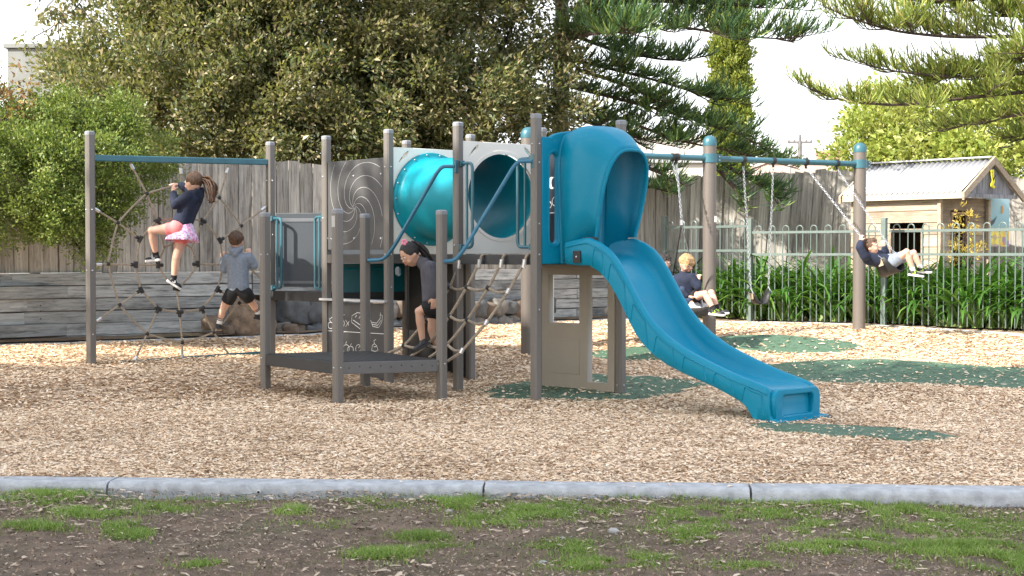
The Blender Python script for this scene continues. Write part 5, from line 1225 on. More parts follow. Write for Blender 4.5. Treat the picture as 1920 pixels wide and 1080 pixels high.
# ---- rope net climber between the two end posts
def NZ(zx, zy): return onp(zx * .46296, 200 + zy * .46296, pN1, pN2)[2]
bt = onp(240, 296, pN1, pN2)[1]
dN = (pN2 - pN1).normalized(); nN = V((dN.y, -dN.x, 0))
mb = MB(); zL, zR = onp(172, 296, pN1, pN2)[1], onp(500, 304, pN1, pN2)[1]
a = pN1 + dN * .037 + UP * zL; b_ = pN2 - dN * .037 + UP * zR; mb.bar(a, b_, .05, .06); mb.build('net_beam', M_TEALM, tw, bevel=.008)
za = gz(pN1.x, pN1.y); mb = MB(); mb.bar(pN1 + dN * .28 - nN * -.02 + UP * (za - .012), pN2 - dN * .05 + UP * (gz(pN2.x, pN2.y) + .012), .06, .06); mb.build('buried_beam', M_TEALM, tw, bevel=.006)
nodes = dict(T1=(525, 225), T2=(730, 240), T3=(925, 240), L1=(375, 408), L2=(380, 640), L3=(383, 873), R1=(1080, 403), R2=(1082, 722), R3=(1082, 850), B1=(540, 1040), B2=(738, 1034), B3=(940, 1022),
             O1=(594, 352), O2=(738, 315), O3=(888, 368), O4=(977, 482), O5=(998, 640), O6=(968, 795), O7=(865, 915), O8=(738, 955), O9=(596, 920), O10=(484, 803), O11=(438, 637), O12=(477, 470),
             M1=(638, 460), M2=(738, 452), M3=(823, 462), M4=(890, 542), M5=(902, 640), M6=(880, 740), M7=(817, 818), M8=(728, 832), M9=(642, 818), M10=(572, 742), M11=(550, 640), M12=(568, 537),
             I1=(665, 572), I2=(725, 545), I3=(775, 572), I4=(800, 637), I5=(765, 690), I6=(715, 738), I7=(672, 695), I8=(640, 642))
ND = {k: NZ(*v) for k, v in nodes.items()}
net = tw
def ring(keys, bow):
    c = sum([ND[k] for k in keys], V((0, 0, 0))) / len(keys); n = len(keys)
    for i in range(n):
        a, b_ = ND[keys[i]], ND[keys[(i + 1) % n]]; m__ = a.lerp(b_, .5); m__ = m__ + (m__ - c).normalized() * bow
        rope(arcpath([a, m__, b_], 1, 5), 'net_rope', .0098)
ring(['O%d' % i for i in range(1, 13)], .009); ring(['M%d' % i for i in range(1, 13)], .006); ring(['I%d' % i for i in range(1, 9)], .005)
for ks in (('T1', 'O1', 'M1', 'I1'), ('T2', 'O2', 'M2', 'I2'), ('T3', 'O3', 'M3', 'I3'), ('L1', 'O12', 'M12'), ('L2', 'O11', 'M11', 'I8'), ('L3', 'O10', 'M10'), ('B1', 'O9', 'M9'), ('B2', 'O8', 'M8', 'I6'), ('B3', 'O7', 'M7'), ('R3', 'O6', 'M6'), ('R2', 'O5', 'M5', 'I4'), ('R1', 'O4', 'M4')):
    rope([ND[k] for k in ks], 'net_rope', .0098)
    a, b_ = ND[ks[0]], ND[ks[1]]; d = (b_ - a).normalized(); mb = MB(); mb.tube([a + d * .02, a + d * .075], .016, 8); mb.build('ferrule', M_STEEL, tw, smooth=True)
for k, q in ND.items():
    if k[0] == 'O': junction(q, .021)
    elif k[0] == 'M' or k in ('I8', 'I4', 'I6'):
        mb = MB(); c = ND['M2'].lerp(ND['M8'], .5); d = (q - c).normalized(); tt = d.cross(nN).normalized()
        mb.tube([q - tt * .032, q + tt * .032], .021, 8); mb.tube([q, q + d * (-.05 if k[0] == 'I' or k in ('M3', 'M1') else .05)], .018, 8); mb.build('tee_connector', M_BLACK, tw, smooth=True)

# ------------------------------------------------------------------ SWING FRAME
sA_ = V((.17, 15.1, 0)); sB_ = V((4.2, 17.2, 0)); ds = (sB_ - sA_).normalized(); ns = V((ds.y, -ds.x, 0)); s2 = sA_.lerp(sB_, .515)
sf = thing('swing_frame', 'long teal swing beam carried by three round taupe posts with domed caps', 'swing frame', (s2.x, s2.y, gz(s2.x, s2.y)))
BZ = 2.29
for i, p_ in enumerate((sA_, s2, sB_)):
    b0 = gz(p_.x, p_.y) - .2; mb = MB(); mb.tube([(p_.x, p_.y, b0), (p_.x, p_.y, 2.44)], .076, 28); o = mb.build('post', M_SWPOST, sf, smooth=True)
    mb = MB(); pr = [(0.079, 2.43), (.081, 2.46), (.078, 2.49), (.068, 2.515), (.05, 2.535), (.025, 2.547), (.004, 2.55)]; mb.tube([(p_.x, p_.y, z) for r, z in pr], [r for r, z in pr], 24); mb.build('post_cap', M_TEALM, o, smooth=True)
    mb = MB(); mb.tube([(p_.x, p_.y, BZ - .05), (p_.x, p_.y, BZ + .05)], .086, 24); mb.build('collar', M_TEALM, sf, smooth=True)
    mb = MB(); mb.box(p_ + ds * .10 + ns * .02 + UP * BZ, (.06, .05, .09), math.atan2(ds.y, ds.x)); mb.build('bracket', M_TEALM, sf, bevel=.006)
    for z in (-.02, .02):
        mb = MB(); mb.ell(p_ + ds * .10 + ns * .048 + UP * (BZ + z), .010, .010, .010, nu=8, nv=5); mb.build('bolt', M_STEEL, sf, smooth=True)
for a, b_ in ((sA_, s2), (s2, sB_)): mb = MB(); mb.tube([a + UP * BZ, b_ + UP * BZ], .034, 16); mb.build('top_beam', M_TEALM, sf, smooth=True)
mb = MB(); q = s2 + ns * .077 + ds * .03; mb.box(q + UP * 1.60, (.03, .004, .07), math.atan2(ds.y, ds.x)); mb.build('sticker', M_WHITE, sf)
def beam_pt(px):
    k = (px - 960) / F; d = sB_ - sA_; t = (k * sA_.y - sA_.x) / (d.x - k * d.y); return sA_ + d * t + UP * BZ
def hanger(q, parent):
    mb = MB(); mb.tube([q + ds * -.02, q + ds * .02], .043, 16); mb.tube([q - UP * .035, q - UP * .075], .014, 8); mb.build('hanger', M_BLACK, parent, smooth=True)
LINK = None
def chain(p, q, parent, m=M_STEEL, step=.032):
    p, q = V(p), V(q); d = (q - p); L_ = d.length; d.normalize(); n = int(L_ / step); a1 = d.orthogonal().normalized(); a2 = d.cross(a1); mb = MB()
    for i in range(n):
        c = p + d * (step * (i + .5)); s = a1 if i % 2 else a2
        pts = [c + d * (.022 * math.cos(t)) + s * (.011 * math.sin(t)) for t in [2 * math.pi * k / 8 for k in range(8)]]; mb.tube(pts, .0036, 4, closed=True)
    return mb.build('chain', m, parent, smooth=True)
def belt_seat(l, r, parent, fwd, w_=.14, sag=.17):
    mb = MB(); n = 12; dn = (l - r).cross(fwd).normalized(); dn = dn if dn.z < 0 else -dn
    for i in range(n + 1):
        t = i / n; c = l.lerp(r, t) + dn * sag * (1 - abs(2 * t - 1) ** 2.6)
        for s in (-1, 1):
            mb.v.append(tuple(c + fwd * s * w_ / 2 * (.6 + .4 * min(1, 4 * t, 4 * (1 - t)))))
    for i in range(n): mb.f.append((2 * i, 2 * i + 1, 2 * i + 3, 2 * i + 2))
    o = mb.build('seat', M_BLACK, parent, smooth=True); md = o.modifiers.new('thick', 'SOLIDIFY'); md.thickness = .014
    for e, s in ((l, 1), (r, -1)):
        mb = MB(); mb.tube([e + fwd * -.045 + dn * .01, e + UP * .0 - dn * .05, e + fwd * .045 + dn * .01], .007, 6, closed=True); mb.build('triangle_link', M_STEEL, parent, smooth=True)
        mb = MB(); mb.pbox(e + dn * .01 - fwd * .03, fwd * .06, (r - l).normalized() * .012 * s, dn * .07); mb.build('strap_end', mat('tan_strap', (.42, .33, .22), .7), parent)
# empty belt swing
q1, q2 = beam_pt(1393), beam_pt(1449)
es = thing('belt_swing', 'empty black belt swing hanging still on two chains from the teal beam', 'swing', q1.lerp(q2, .5))
l_, r_ = W(1408, 548, q1.y - .02), W(1441, 545, q2.y - .12)
for q, e in ((q1, l_), (q2, r_)): hanger(q, es); chain(q - UP * .07, e + UP * .05, es)
belt_seat(l_, r_, es, ns, .15, .15)
# boy's swing, swung forward
q1, q2 = beam_pt(1510), beam_pt(1568)
bs_ = thing('belt_swing', 'black belt swing flying forward in front of the right-hand post with a boy in it', 'swing', q1.lerp(q2, .5))
SD = 15.85
l_, r_ = W(1648, 486, SD - .05), W(1680, 480, SD + .22)
for q, e in ((q1, l_), (q2, r_)): hanger(q, bs_); chain(q - UP * .06, e, bs_)
sfwd = (W(1700, 470, SD) - W(1630, 490, SD)).normalized(); sfwd = V((.5, -.55, .25)).normalized()
belt_seat(l_, r_, bs_, sfwd, .23, .20)
BL, BR = l_, r_; BQ1, BQ2 = q1, q2
# nest swing
nq1, nq2 = beam_pt(1145), beam_pt(1268); cN = V((1.58, 15.55, .58)); nest = thing('nest_swing', 'round basket swing on chains and black ropes, mostly hidden behind the slide', 'swing', nq1.lerp(nq2, .5))
mb = MB(); mb.tube([cN + V((math.cos(a) * .52, math.sin(a) * .52, 0)) for a in [2 * math.pi * i / 32 for i in range(32)]], .05, 10, closed=True); mb.build('basket_rim', mat('dark_rope_rim', (.05, .045, .04), .95, 0, .5, 40, 90, 1), nest, smooth=True)
mb = MB()
for i in range(-5, 6):
    x = i * .09; h = math.sqrt(max(0, .5 ** 2 - x * x))
    for ax_, bx_ in ((V((1, 0, 0)), V((0, 1, 0))), (V((0, 1, 0)), V((1, 0, 0)))):
        mb.tube([cN + ax_ * x - bx_ * h, cN + ax_ * x - UP * .10 * (1 - (x / .5) ** 2), cN + ax_ * x + bx_ * h], .009, 5)
mb.build('rope_mesh', M_BLACK, nest, smooth=True)
knot = (W(1278, 412, 15.72), W(1140, 405, 15.4))
for q, kn, side in ((nq2, knot[0], 1), (nq1, knot[1], -1)):
    hanger(q, nest); hanger(q - ds * .05, nest); chain(q - UP * .06, kn, nest); chain(q - ds * .05 - UP * .06, kn + UP * .62 + (q - kn) * .3, nest) if False else chain(q - ds * .06 - UP * .05, q.lerp(kn, .45), nest)
    mb = MB(); mb.tube([kn, kn - UP * .06], .02, 8); mb.build('ferrule', M_STEEL, nest, smooth=True)
    for an in (-.75, .75):
        e = cN + (ds * side * math.cos(an) + ns * math.sin(an)) * .52; mb = MB(); mb.tube([kn - UP * .05, e], .009, 6); mb.build('suspension_rope', M_BLACK, nest, smooth=True)
        mb = MB(); d = (kn - e).normalized(); mb.tube([e + d * .04, e + d * .13], .015, 8); mb.build('rope_fitting', M_STEEL, nest, smooth=True)

# ------------------------------------------------------------------ CHILDREN
def remeshed(mb, name, m, parent, voxel, smooth_it=3):
    me = mb.mesh(name, m, ORG[parent.name]); ob = bpy.data.objects.new('tmp', me); col.objects.link(ob)
    r_ = ob.modifiers.new('r', 'REMESH'); r_.mode = 'VOXEL'; r_.voxel_size = voxel; r_.use_smooth_shade = True
    s_ = ob.modifiers.new('s', 'SMOOTH'); s_.factor = .5; s_.iterations = smooth_it
    dg = bpy.context.evaluated_depsgraph_get(); m2 = bpy.data.meshes.new_from_object(ob.evaluated_get(dg)); m2.name = name
    bpy.data.objects.remove(ob); m2.materials.clear(); m2.materials.append(m); m2.polygons.foreach_set('use_smooth', [True] * len(m2.polygons))
    return link(name, m2, parent, org=ORG[parent.name])
def cap(mb, pts, rs, n=12):
    pts = [V(p) for p in pts]; mb.tube(pts, list(rs), n)
    for p, r in zip(pts, rs): mb.ell(p, r, r, r, nu=n, nv=8)
def frame_of(fwd, up):
    f = V(fwd).normalized(); r = f.cross(V(up)).normalized(); u = r.cross(f); return Matrix((r, f, u)).transposed()  # x right, y forward, z up
def head_fn(q):
    x, y, z = q
    if z < 0: x *= 1 - .30 * abs(z) ** 1.5; y = y * (1 - .18 * abs(z)) + .10 * abs(z)
    if y > .6: y = .6 + (y - .6) * .75
    return V((x, y, z))
def hand(mb, wr, d, pal, size=.11, curl=.9, thumb=1, r=.0068):
    """palm, four unequal curled fingers and a side thumb; d = direction of the hand, pal = palm normal"""
    d = V(d).normalized(); pal = (V(pal) - d * V(pal).dot(d)).normalized(); s = d.cross(pal)
    c = wr + d * size * .28; Mx = Matrix((s, d, pal)).transposed(); mb.ell(c, size * .26, size * .30, size * .13, Mx, 12, 8)
    for i, ln in enumerate((.36, .42, .40, .31)):
        b = c + s * (i - 1.5) * size * .135 + d * size * .22; L = size * ln * .95; pts = [b]; a = 0; p = b
        for k, fr in enumerate((.45, .32, .25)):
            a += curl * (.55 + .25 * k); p = p + (d * math.cos(a) + pal * math.sin(a)) * L * fr * 1.15; pts.append(p)
        cap(mb, pts, [r, r * .95, r * .88, r * .75], 7)
    tb = c - s * size * .20 * thumb - d * size * .12; t1 = tb + (d * .6 - s * .75 * thumb + pal * .35).normalized() * size * .22; t2 = t1 + (d * .7 + pal * .7 * curl).normalized() * size * .17
    cap(mb, [tb, t1, t2], [r * 1.15, r * 1.05, r * .85], 7)
def shoe(root, ank, toe, up, L, m, trim, sole=M_SOLE, hi=.055, sock=None, shin=None, sockh=.05):
    d = V(toe).normalized(); up = V(up); up = (up - d * up.dot(d)).normalized(); s = d.cross(up); Mx = Matrix((s, d, up)).transposed()
    base = V(ank) - up * .05
    mb = MB(); mb.ell(base + d * L * .02 + up * .024, .034, L * .26, .034, Mx, 12, 8); mb.ell(base + d * L * .38 + up * .014, .036, L * .30, .024, Mx, 12, 8); mb.ell(base + up * .045 - d * L * .02, .030, L * .17, .034, Mx, 12, 8)
    sh = remeshed(mb, 'shoe', m, root, .007, 2)
    mb = MB(); out_l = [(-.75, -.5), (-.55, -.95), (0, -1.02), (.6, -.9), (.9, 0), (.72, .6), (.62, .2)]
    pts = [(x * .037, L * y) for x, y in ((-.8, -.18), (-.5, -.26), (.5, -.26), (.8, -.18), (.85, .1), (1.05, .42), (.75, .62), (.1, .70), (-.6, .62), (-1.0, .42), (-.8, .1))]; n = len(pts)
    mb.v = [tuple(base + s * x + d * y - up * .012) for x, y in pts] + [tuple(base + s * x + d * y + up * .010) for x, y in pts]
    mb.f = [tuple(range(n))[::-1], tuple(range(n, 2 * n))] + [(i, (i + 1) % n, n + (i + 1) % n, n + i) for i in range(n)]
    mb.build('sole', sole, sh, bevel=.004)
    if trim:
        for sd in (-1, 1):
            mb = MB(); P = [base + s * sd * .034 + d * L * .0 + up * .018, base + s * sd * .037 + d * L * .18 + up * .020, base + s * sd * .030 + d * L * .10 + up * .042]; mb.tube(arcpath(P, .02, 3), .005, 5); mb.build('side_stripe', trim, sh, smooth=True)
        mb = MB()
        for k in range(4): c = base + d * L * (.16 + .07 * k) + up * (.052 - .007 * k); mb.tube([c - s * .018, c + up * .004, c + s * .018], .0035, 5)
        mb.build('lace', trim, sh, smooth=True)
    if sock is not None:
        sd_ = (V(shin) - V(ank)).normalized(); mb = MB(); cap(mb, [V(ank) - sd_ * .01, V(ank) + sd_ * sockh], [.029, .030], 12); so_ = remeshed(mb, 'sock', sock[0], root, .006, 1)
        if len(sock) > 1:
            for q in (.6, .85): mb = MB(); mb.tube([V(ank) + sd_ * sockh * q, V(ank) + sd_ * (sockh * q + .007)], .0325, 14); mb.build('sock_stripe', M_NAVY, so_, smooth=True)
def kid(label, J, fwd, hup, hair, skin, S=1.0, top=M_NAVY, bottom=M_BLKC, kind='shorts', shoes=None, hood=True, sleeve=1.0, hairkind='short', parts=()):
    root = thing('person', label, 'person', J['hips']); ft = frame_of(fwd, hup); hc = V(J['head'])
    mb = MB(); hx, hy, hz = .072 * S, .088 * S, .102 * S
    mb.ell(hc, hx, hy, hz, ft, 22, 16, head_fn)
    chin = hc + ft @ V((0, -.01, -.06)) * S; nb = V(J['neck'])
    cap(mb, [chin, nb], [.033 * S, .036 * S])
    mb.ell(hc + ft @ V((0, .083, -.018)) * S, .010 * S, .014 * S, .013 * S, ft, 8, 6)   # nose
    for sx_ in (-1, 1):
        mb.ell(hc + ft @ V((sx_ * .071, -.005, -.012)) * S, .008 * S, .016 * S, .022 * S, ft, 8, 6)      # ears
        mb.ell(hc + ft @ V((sx_ * .036, .052, -.035)) * S, .022 * S, .022 * S, .022 * S, ft, 8, 6)      # cheeks
    shl, shr = V(J['shL']), V(J['shR']); hip = V(J['hips']); hl, hr = V(J['hipL']), V(J['hipR']); ch_ = (shl + shr) / 2 - UP * .03
    cap(mb, [nb, ch_, ch_.lerp(hip, .5), hip], [.036 * S, .075 * S, .070 * S, .075 * S], 14)
    for sd in 'LR':
        sh, el, wr = V(J['sh' + sd]), V(J['el' + sd]), V(J['wr' + sd]); cap(mb, [sh, sh.lerp(el, .5), el, el.lerp(wr, .4), wr], [x * S for x in (.034, .031, .026, .026, .019)])
        hd_ = J['hd' + sd]; hand(mb, wr, hd_[0], hd_[1], .115 * S, hd_[2] if len(hd_) > 2 else .9, 1 if sd == 'L' else -1, .0072 * S)
        h_, k_, a_ = V(J['hip' + sd]), V(J['kn' + sd]), V(J['an' + sd]); shn = (a_ - k_).normalized(); back = ft @ V((0, -1, 0))
        cap(mb, [h_, h_.lerp(k_, .45), k_, k_.lerp(a_, .3), a_], [x * S for x in (.060, .053, .039, .039, .025)], 14)
    remeshed(mb, 'body', skin, root, .0068, 2)
    # face
    for sx_ in (-1, 1):
        mb = MB(); mb.ell(hc + ft @ V((sx_ * .029, .074, .008)) * S, .0115 * S, .007 * S, .007 * S, ft, 10, 6); e = mb.build('eye', M_SOCK, root, smooth=True)
        mb = MB(); mb.ell(hc + ft @ V((sx_ * .029, .0795, .006)) * S, .006 * S, .004 * S, .0065 * S, ft, 8, 6); mb.build('iris', M_EYE, e, smooth=True)
        mb = MB(); mb.tube([hc + ft @ V((sx_ * x, .079 - abs(x - .028) * .25, .026 + y)) * S for x, y in ((.014, 0), (.028, .004), (.044, -.002))], .0028 * S, 5); mb.build('eyebrow', hair, root, smooth=True)
    mb = MB(); mb.ell(hc + ft @ V((0, .078, -.052)) * S, .018 * S, .008 * S, .005 * S, ft, 10, 6); mb.build('mouth', M_LIP, root, smooth=True)
    # hair
    mb = MB()
    if hairkind != 'none':
        def hf(q):
            k = 1 + .05 * mnoise.noise(q * 4 + V((hx * 50, 0, 0))) + .03 * mnoise.noise(q * 11)
            return head_fn(q * k)
        mb.ell(hc + ft @ V((0, -.014 if hairkind != 'sleek' else -.010, .014 if hairkind != 'sleek' else .018)) * S, .078 * S, .088 * S, .098 * S, ft, 24, 18, hf)
        if hairkind in ('short', 'tousled'):
            nst = 90 if hairkind == 'tousled' else 40
            for i in range(nst):
                a = random.uniform(0, 2 * math.pi); e = random.uniform(.05, 1.1); q = V((math.sin(a) * math.cos(e), math.cos(a) * math.cos(e), math.sin(e))); p = hc + ft @ V((q.x * .074, q.y * .082 - .012, q.z * .092 + .016)) * S
                tdir = ft @ V((q.x * .4 + random.gauss(0, .4), q.y * .5 + .3, -.55 + random.gauss(0, .3))); cap(mb, [p, p + tdir.normalized() * (.024 if hairkind == 'short' else .036) * S], [.009 * S, .004 * S], 6)
        if hairkind in ('short', 'tousled'):
            for x in (-.045, -.025, -.005, .018, .038): cap(mb, [hc + ft @ V((x * .8, .05, .078)) * S, hc + ft @ V((x, .080, .052 if hairkind == 'short' else .034)) * S], [.018 * S, .008 * S], 6)
        hr_ = remeshed(mb, 'hair', hair, root, .006, 1)
        if 'tail' in J:
            T_ = [V(p) for p in J['tail']]; mb = MB(); nt_ = len(T_)
            for i in range(26):
                o_ = V((random.gauss(0, .016), random.gauss(0, .016), random.gauss(0, .016))) * S; pts = []
                for k, p in enumerate(T_): pts.append(p + o_ * (math.sin(math.pi * (k + .35) / nt_) * 1.6) + V((random.gauss(0, .004), random.gauss(0, .004), 0)) * k)
                mb.tube(arcpath(pts, .05, 3), .008 * S, 5)
            mb.build('ponytail', hair, root, smooth=True)
            mb = MB(); a_ = T_[0]; b2 = T_[1]; d_ = (b2 - a_).normalized(); cc_ = a_ + d_ * .012; mb.tube([cc_ + (d_.orthogonal().normalized() * math.cos(t) + d_.cross(d_.orthogonal().normalized()) * math.sin(t)) * .02 for t in [2 * math.pi * i / 10 for i in range(10)]], .006, 6, closed=True); mb.build('hair_tie', M_BLKC, hr_, smooth=True)
    # top
    mb = MB(); t = .013; hem = hip.lerp(ch_, .10)
    lat = (shl - shr).normalized(); mid = ch_.lerp(hip, .5)
    cap(mb, [ch_ + lat * .035 * S, mid + lat * .028 * S, hem + lat * .026 * S], [(.080 + t) * S * .92, (.082 + t) * S * .9, (.088 + t) * S * .9], 16)
    cap(mb, [ch_ - lat * .035 * S, mid - lat * .028 * S, hem - lat * .026 * S], [(.080 + t) * S * .92, (.082 + t) * S * .9, (.088 + t) * S * .9], 16)
    cap(mb, [shl, ch_ + UP * .02, shr], [.05 * S, .06 * S, .05 * S], 12)
    cap(mb, [nb.lerp(ch_, .1), ch_], [.050 * S, .07 * S], 12)
    for sd in 'LR':
        sh, el, wr = V(J['sh' + sd]), V(J['el' + sd]), V(J['wr' + sd]); en = el.lerp(wr, .86 * sleeve)
        cap(mb, [sh, sh.lerp(el, .5), el, el.lerp(en, .55), en], [(x + t) * S for x in (.040, .037, .034, .032, .022)], 12)
        rib = (en - el).normalized()
    if hood:
        bk = -(fwd if isinstance(hood, bool) else hood); bk = V(bk).normalized(); hb = nb + bk * .045 * S - UP * .012
        cap(mb, [hb + lat * .055 * S + UP * .02, hb - UP * .03 + bk * .02, hb - lat * .055 * S + UP * .02], [.030 * S, .036 * S, .030 * S], 10)
        cap(mb, [hb + UP * .0, hb - UP * .07 * S + bk * .012], [.040 * S, .022 * S], 10)
    remeshed(mb, 'hoodie' if hood else 'jumper', top, root, .009, 4)
    # bottom
    mb = MB(); hips2 = [(hl, 'L'), (hr, 'R')]
    if kind == 'shorts' or kind == 'skirt':
        ln = .42 if kind == 'shorts' else .34; rr = (.072, .074, .070) if kind == 'shorts' else (.066, .063, .058)
        cap(mb, [hl, hip + UP * .02, hr], [.078 * S, .090 * S, .078 * S], 14)
        for h_, sd in hips2:
            k_ = V(J['kn' + sd]); cap(mb, [h_, h_.lerp(k_, ln * .5)], [rr[0] * S, rr[1] * S], 16); a = h_.lerp(k_, ln * .5); b_ = h_.lerp(k_, ln + .1); mb.tube([a, b_], [rr[1] * S, rr[2] * S], 16)
    else:
        cap(mb, [hl, hip, hr], [.075 * S, .085 * S, .075 * S], 14)
        for h_, sd in hips2: cap(mb, [h_, V(J['kn' + sd]), V(J['kn' + sd]).lerp(V(J['an' + sd]), .7)], [.070 * S, .052 * S, .04 * S], 14)
    remeshed(mb, 'shorts' if kind != 'trousers' else 'trousers', bottom, root, .008, 2)
    if kind == 'skirt':
        mb = MB(); n = 40; wa = hem - UP * .01; axis = (J['skirt'] - wa); prof_ = [(0, .088), (.3, .108), (.65, .135), (1, .158)]
        z_ = axis.normalized(); x_ = z_.orthogonal().normalized(); y_ = z_.cross(x_)
        for (k, r_) in prof_:
            for i in range(n): a = 2 * math.pi * i / n; rr_ = r_ * (1 + .07 * k * math.sin(a * 9) + .03 * math.sin(a * 4 + 1)); mb.v.append(tuple(wa + axis * k + (x_ * math.cos(a) + y_ * math.sin(a)) * rr_ * S))
        for j in range(3):
            for i in range(n): mb.f.append((j * n + i, j * n + (i + 1) % n, (j + 1) * n + (i + 1) % n, (j + 1) * n + i))
        sk = mb.build('skirt', M_FLORAL, root, smooth=True, angle=R(80)); md = sk.modifiers.new('t', 'SOLIDIFY'); md.thickness = .006
    for sd in 'LR':
        if shoes is None or 'toe' + sd not in J: continue
        sm_, tr_, so_, sk_, L_ = shoes; ank = V(J['an' + sd]); toe = V(J['toe' + sd]); shin = V(J['kn' + sd]); shoe(root, ank, toe - ank + (UP * 0), J.get('up' + sd, (shin - ank)), L_ * S, sm_, tr_, so_, sock=sk_, shin=shin, sockh=.075 if sk_ and len(sk_) > 1 else .03)
    return root
def w(px, py, D): return W(px, py, D)
# girl climbing the net
D0 = 13.72
J = dict(head=w(363, 343, D0), neck=w(366, 359, D0), hips=w(341, 420, D0 + .02), shL=w(352, 368, D0 - .09), elL=w(328, 384, D0 - .10), wrL=w(325, 360, D0 + .02), hdL=(V((-.05, .15, 1)), V((.6, .7, 0)), 1.3),
         shR=w(371, 364, D0 + .10), elR=w(352, 354, D0 + .2), wrR=w(337, 346, D0 + .18), hdR=(V((-1, .1, .05)), V((0, .3, -1)), .12),
         hipL=w(330, 428, D0 - .06), knL=w(284, 432, D0 - .10), anL=w(292, 478, D0 + .02), toeL=w(272, 488, D0 + .08), upL=V((.1, 0, 1)), hipR=w(343, 438, D0 + .08), knR=w(330, 484, D0 + .02), anR=w(326, 522, D0 + .06), toeR=w(318, 540, D0 + .10), upR=V((.5, 0, 1)),
         skirt=w(341, 452, D0), tail=[w(378, 335, D0), w(391, 340, D0 - .01), w(398, 355, D0 - .02), w(398, 378, D0 - .03)])
J['toeR'] = J['anR'] + V((.08, .02, -.035)) ; J['toeL'] = J['anL'] + V((-.10, .02, -.01))
J['toeR'] = J['anR'] + V((.07, .03, -.05))
kid('girl with curly ponytail, navy jumper and floral skirt climbing high on the rope net', J, V((-.86, .5, .05)), V((.03, 0, 1)), H_BROWN, M_SKIN, 1.0, M_NAVY, M_PINK, 'skirt', (M_SHOE, M_SOLE, M_SOLE, (M_BLKC,), .17), hood=V((-.9, .4, 0)), hairkind='sleek')
# boy in grey hoodie seen from behind
D0 = 14.08
J = dict(head=w(443, 451, D0), neck=w(444, 468, D0), hips=w(447, 545, D0), shL=w(426, 484, D0), elL=w(420, 505, D0 + .03), wrL=w(417, 484, D0 + .12), hdL=(V((0, .3, 1)), V((.4, .9, 0)), 1.3),
         shR=w(466, 482, D0), elR=w(476, 498, D0 + .03), wrR=w(468, 477, D0 + .14), hdR=(V((-.3, .4, 1)), V((-.3, .9, 0)), 1.3),
         hipL=w(434, 551, D0), knL=w(418, 580, D0 + .05), anL=w(411, 607, D0 + .10), toeL=w(405, 612, D0 + .2), upL=V((.1, 0, 1)), hipR=w(461, 551, D0), knR=w(474, 570, D0 + .10), anR=w(484, 588, D0 + .18), upR=V((.1, 0, 1)))
J['toeL'] = J['anL'] + V((-.03, .10, -.02)); J['toeR'] = J['anR'] + V((.05, .10, -.02))
kid('small boy in grey hoodie and black shorts seen from behind on the rope net', J, V((.12, 1, -.05)), UP, H_BROWN, M_SKIN, .92, M_GREYH, M_BLKC, 'shorts', (M_SHOE, None, M_BLACK, (M_SOCK, 1), .16), hood=V((.1, 1, 0)), hairkind='short')
# girl in charcoal hoodie stepping down the rope ramp
D0 = 12.25
J = dict(head=w(769, 478, D0), neck=w(788, 490, D0), hips=w(812, 568, D0), shL=w(806, 500, D0 - .12), elL=w(810, 532, D0 - .15), wrL=w(813, 557, D0 - .14), hdL=(V((.05, 0, -1)), V((-.3, .8, 0)), .35),
         shR=w(808, 502, D0 + .12), elR=w(822, 528, D0 + .16), wrR=w(842, 540, D0 + .1), hdR=(V((1, 0, .2)), V((0, .5, -1)), .9),
         hipL=w(810, 574, D0 - .06), knL=w(786, 584, D0 - .06), anL=w(792, 638, D0 - .04), hipR=w(817, 576, D0 + .08), knR=w(810, 618, D0 + .06), anR=w(824, 660, D0 + .08),
         tail=[w(774, 454, D0 + .02), w(786, 458, D0 + .03), w(797, 470, D0 + .04), w(805, 486, D0 + .05), w(808, 498, D0 + .07)])
J['toeL'] = J['anL'] + V((-.10, -.03, -.055)); J['toeR'] = J['anR'] + V((-.10, -.03, -.03)); J['upL'] = V((-.35, 0, 1)); J['upR'] = V((-.2, 0, 1))
r_ = kid('dark-haired girl in charcoal hoodie with pink hair clip stepping down the rope ramp', J, V((-.72, -.48, -.50)), V((-.4, -.1, .9)), H_BLACK, M_SKIN2, 1.02, M_CHAR, M_BLKC, 'shorts', (M_SHOE, None, M_BLACK, None, .175), hood=V((-.8, -.2, .1)), hairkind='sleek')
mb = MB(); c = w(758, 454, D0 - .08)
for k in range(5): a = 2 * math.pi * k / 5; mb.ell(c + V((math.cos(a) * .017, -.005, math.sin(a) * .017)), .012, .008, .012, nu=8, nv=6)
mb.build('hair_clip', mat('pink_clip', (.8, .25, .38), .5), r_, smooth=True)
# blond boy on the nest swing, second child beside him mostly behind the slide
D0 = 15.5
J = dict(head=w(1287, 494, D0 - .05), neck=w(1282, 512, D0), hips=w(1290, 558, D0), shL=w(1270, 522, D0 + .02), elL=w(1272, 545, D0 - .10), wrL=w(1290, 556, D0 - .15), hdL=(V((1, 0, -.1)), V((0, 0, -1)), .3),
         shR=w(1297, 520, D0 - .10), elR=w(1308, 538, D0 - .15), wrR=w(1309, 527, D0 - .1), hdR=(V((.1, 0, 1)), V((.6, .6, 0)), 1.4),
         hipL=w(1293, 558, D0 - .02), knL=w(1322, 551, D0 - .22), anL=w(1338, 580, D0 - .28), hipR=w(1300, 560, D0 + .08), knR=w(1334, 549, D0 - .08), anR=w(1345, 578, D0 - .14))
J['toeL'] = J['anL'] + V((.11, -.05, -.01)); J['toeR'] = J['anR'] + V((.11, -.05, .0)); J['upL'] = J['upR'] = V((-.15, 0, 1))
kid('blond boy in navy jumper and dark shorts sitting on the nest swing, looking down', J, V((.45, -.75, -.45)), V((.1, -.2, .95)), H_BLOND, M_SKIN, .98, M_NAVY, M_BLKC, 'shorts', (M_SHOE, M_LIME, M_SOLE, (M_BLKC,), .20), hood=False, hairkind='tousled')
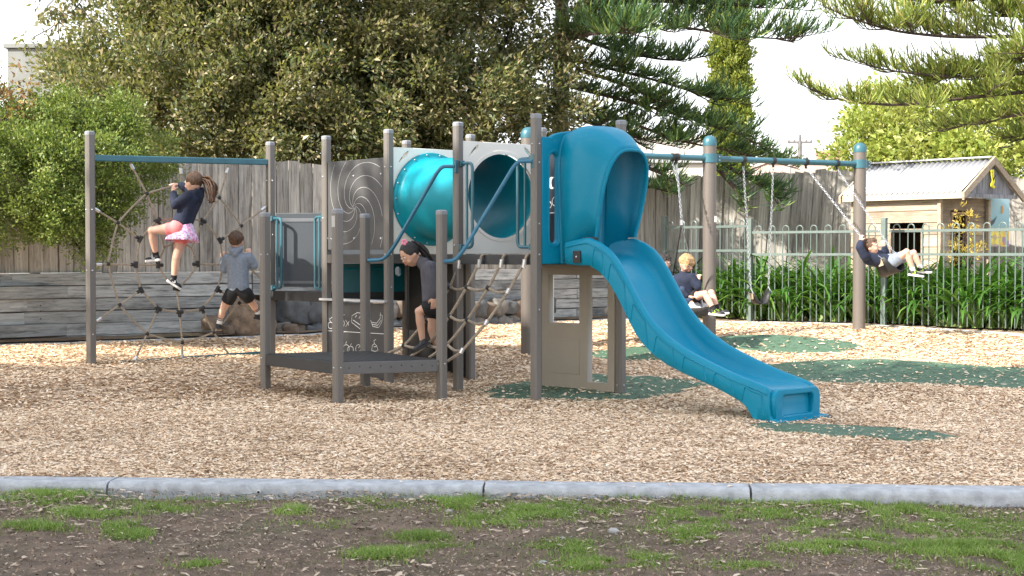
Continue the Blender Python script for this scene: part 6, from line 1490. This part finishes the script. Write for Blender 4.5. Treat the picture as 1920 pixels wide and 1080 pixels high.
D0 = 15.75
J = dict(head=w(1243, 492, D0), neck=w(1241, 510, D0), hips=w(1246, 560, D0), shL=w(1235, 520, D0 - .08), elL=w(1240, 540, D0 - .15), wrL=w(1255, 545, D0 - .2), hdL=(V((1, 0, 0)), V((0, 0, -1)), .5),
         shR=w(1250, 520, D0 + .08), elR=w(1258, 538, D0), wrR=w(1264, 530, D0 - .05), hdR=(V((0, 0, 1)), V((.5, .5, 0)), 1.2),
         hipL=w(1250, 560, D0 - .05), knL=w(1278, 545, D0 - .35), anL=w(1298, 570, D0 - .40), hipR=w(1252, 560, D0 + .05), knR=w(1282, 548, D0 - .25), anR=w(1304, 568, D0 - .28))
J['toeL'] = J['anL'] + V((.11, -.03, -.02)); J['toeR'] = J['anR'] + V((.11, -.02, .02)); J['upL'] = J['upR'] = V((-.15, 0, 1))
kid('child in blue trousers and white shoes on the nest swing, mostly behind the slide', J, V((.9, -.3, -.1)), UP, H_BLACK, M_SKIN, .98, M_NAVY, mat('denim_cloth', (.03, .05, .10), .9, 0, .2, 30), 'trousers', (M_SOCK, None, M_SOLE, None, .19), hood=False, hairkind='short')
# boy on the flying belt swing
D0 = SD + .02
J = dict(head=w(1633, 463, D0 - .02), neck=w(1632, 476, D0), hips=w(1670, 493, D0 + .02), shL=w(1621, 480, D0 - .10), elL=w(1612, 464, D0 - .12), wrL=w(1614, 453, D0 - .08), hdL=(V((.05, 0, 1)), V((.7, .4, .2)), 1.4),
         shR=w(1643, 476, D0 + .13), elR=w(1662, 478, D0 + .20), wrR=w(1658, 463, D0 + .16), hdR=(V((-.3, 0, 1)), V((.3, .7, .2)), 1.4),
         hipL=w(1674, 491, D0 - .05), knL=w(1700, 472, D0 - .12), anL=w(1712, 507, D0 - .10), hipR=w(1678, 488, D0 + .10), knR=w(1713, 474, D0 + .08), anR=w(1726, 502, D0 + .08))
J['toeL'] = J['anL'] + V((.11, -.03, -.015)); J['toeR'] = J['anR'] + V((.11, -.03, -.0)); J['upL'] = J['upR'] = V((-.1, 0, 1))
kid('boy in navy jumper and grey shorts leaning back on the flying swing', J, V((.80, -.42, .28)), V((-.25, 0, .95)), H_BROWN, M_SKIN, .97, M_NAVY, M_GREYH, 'shorts', (M_SHOE, M_LIME, M_SOLE, (M_SOCK,), .19), hood=False, hairkind='short')
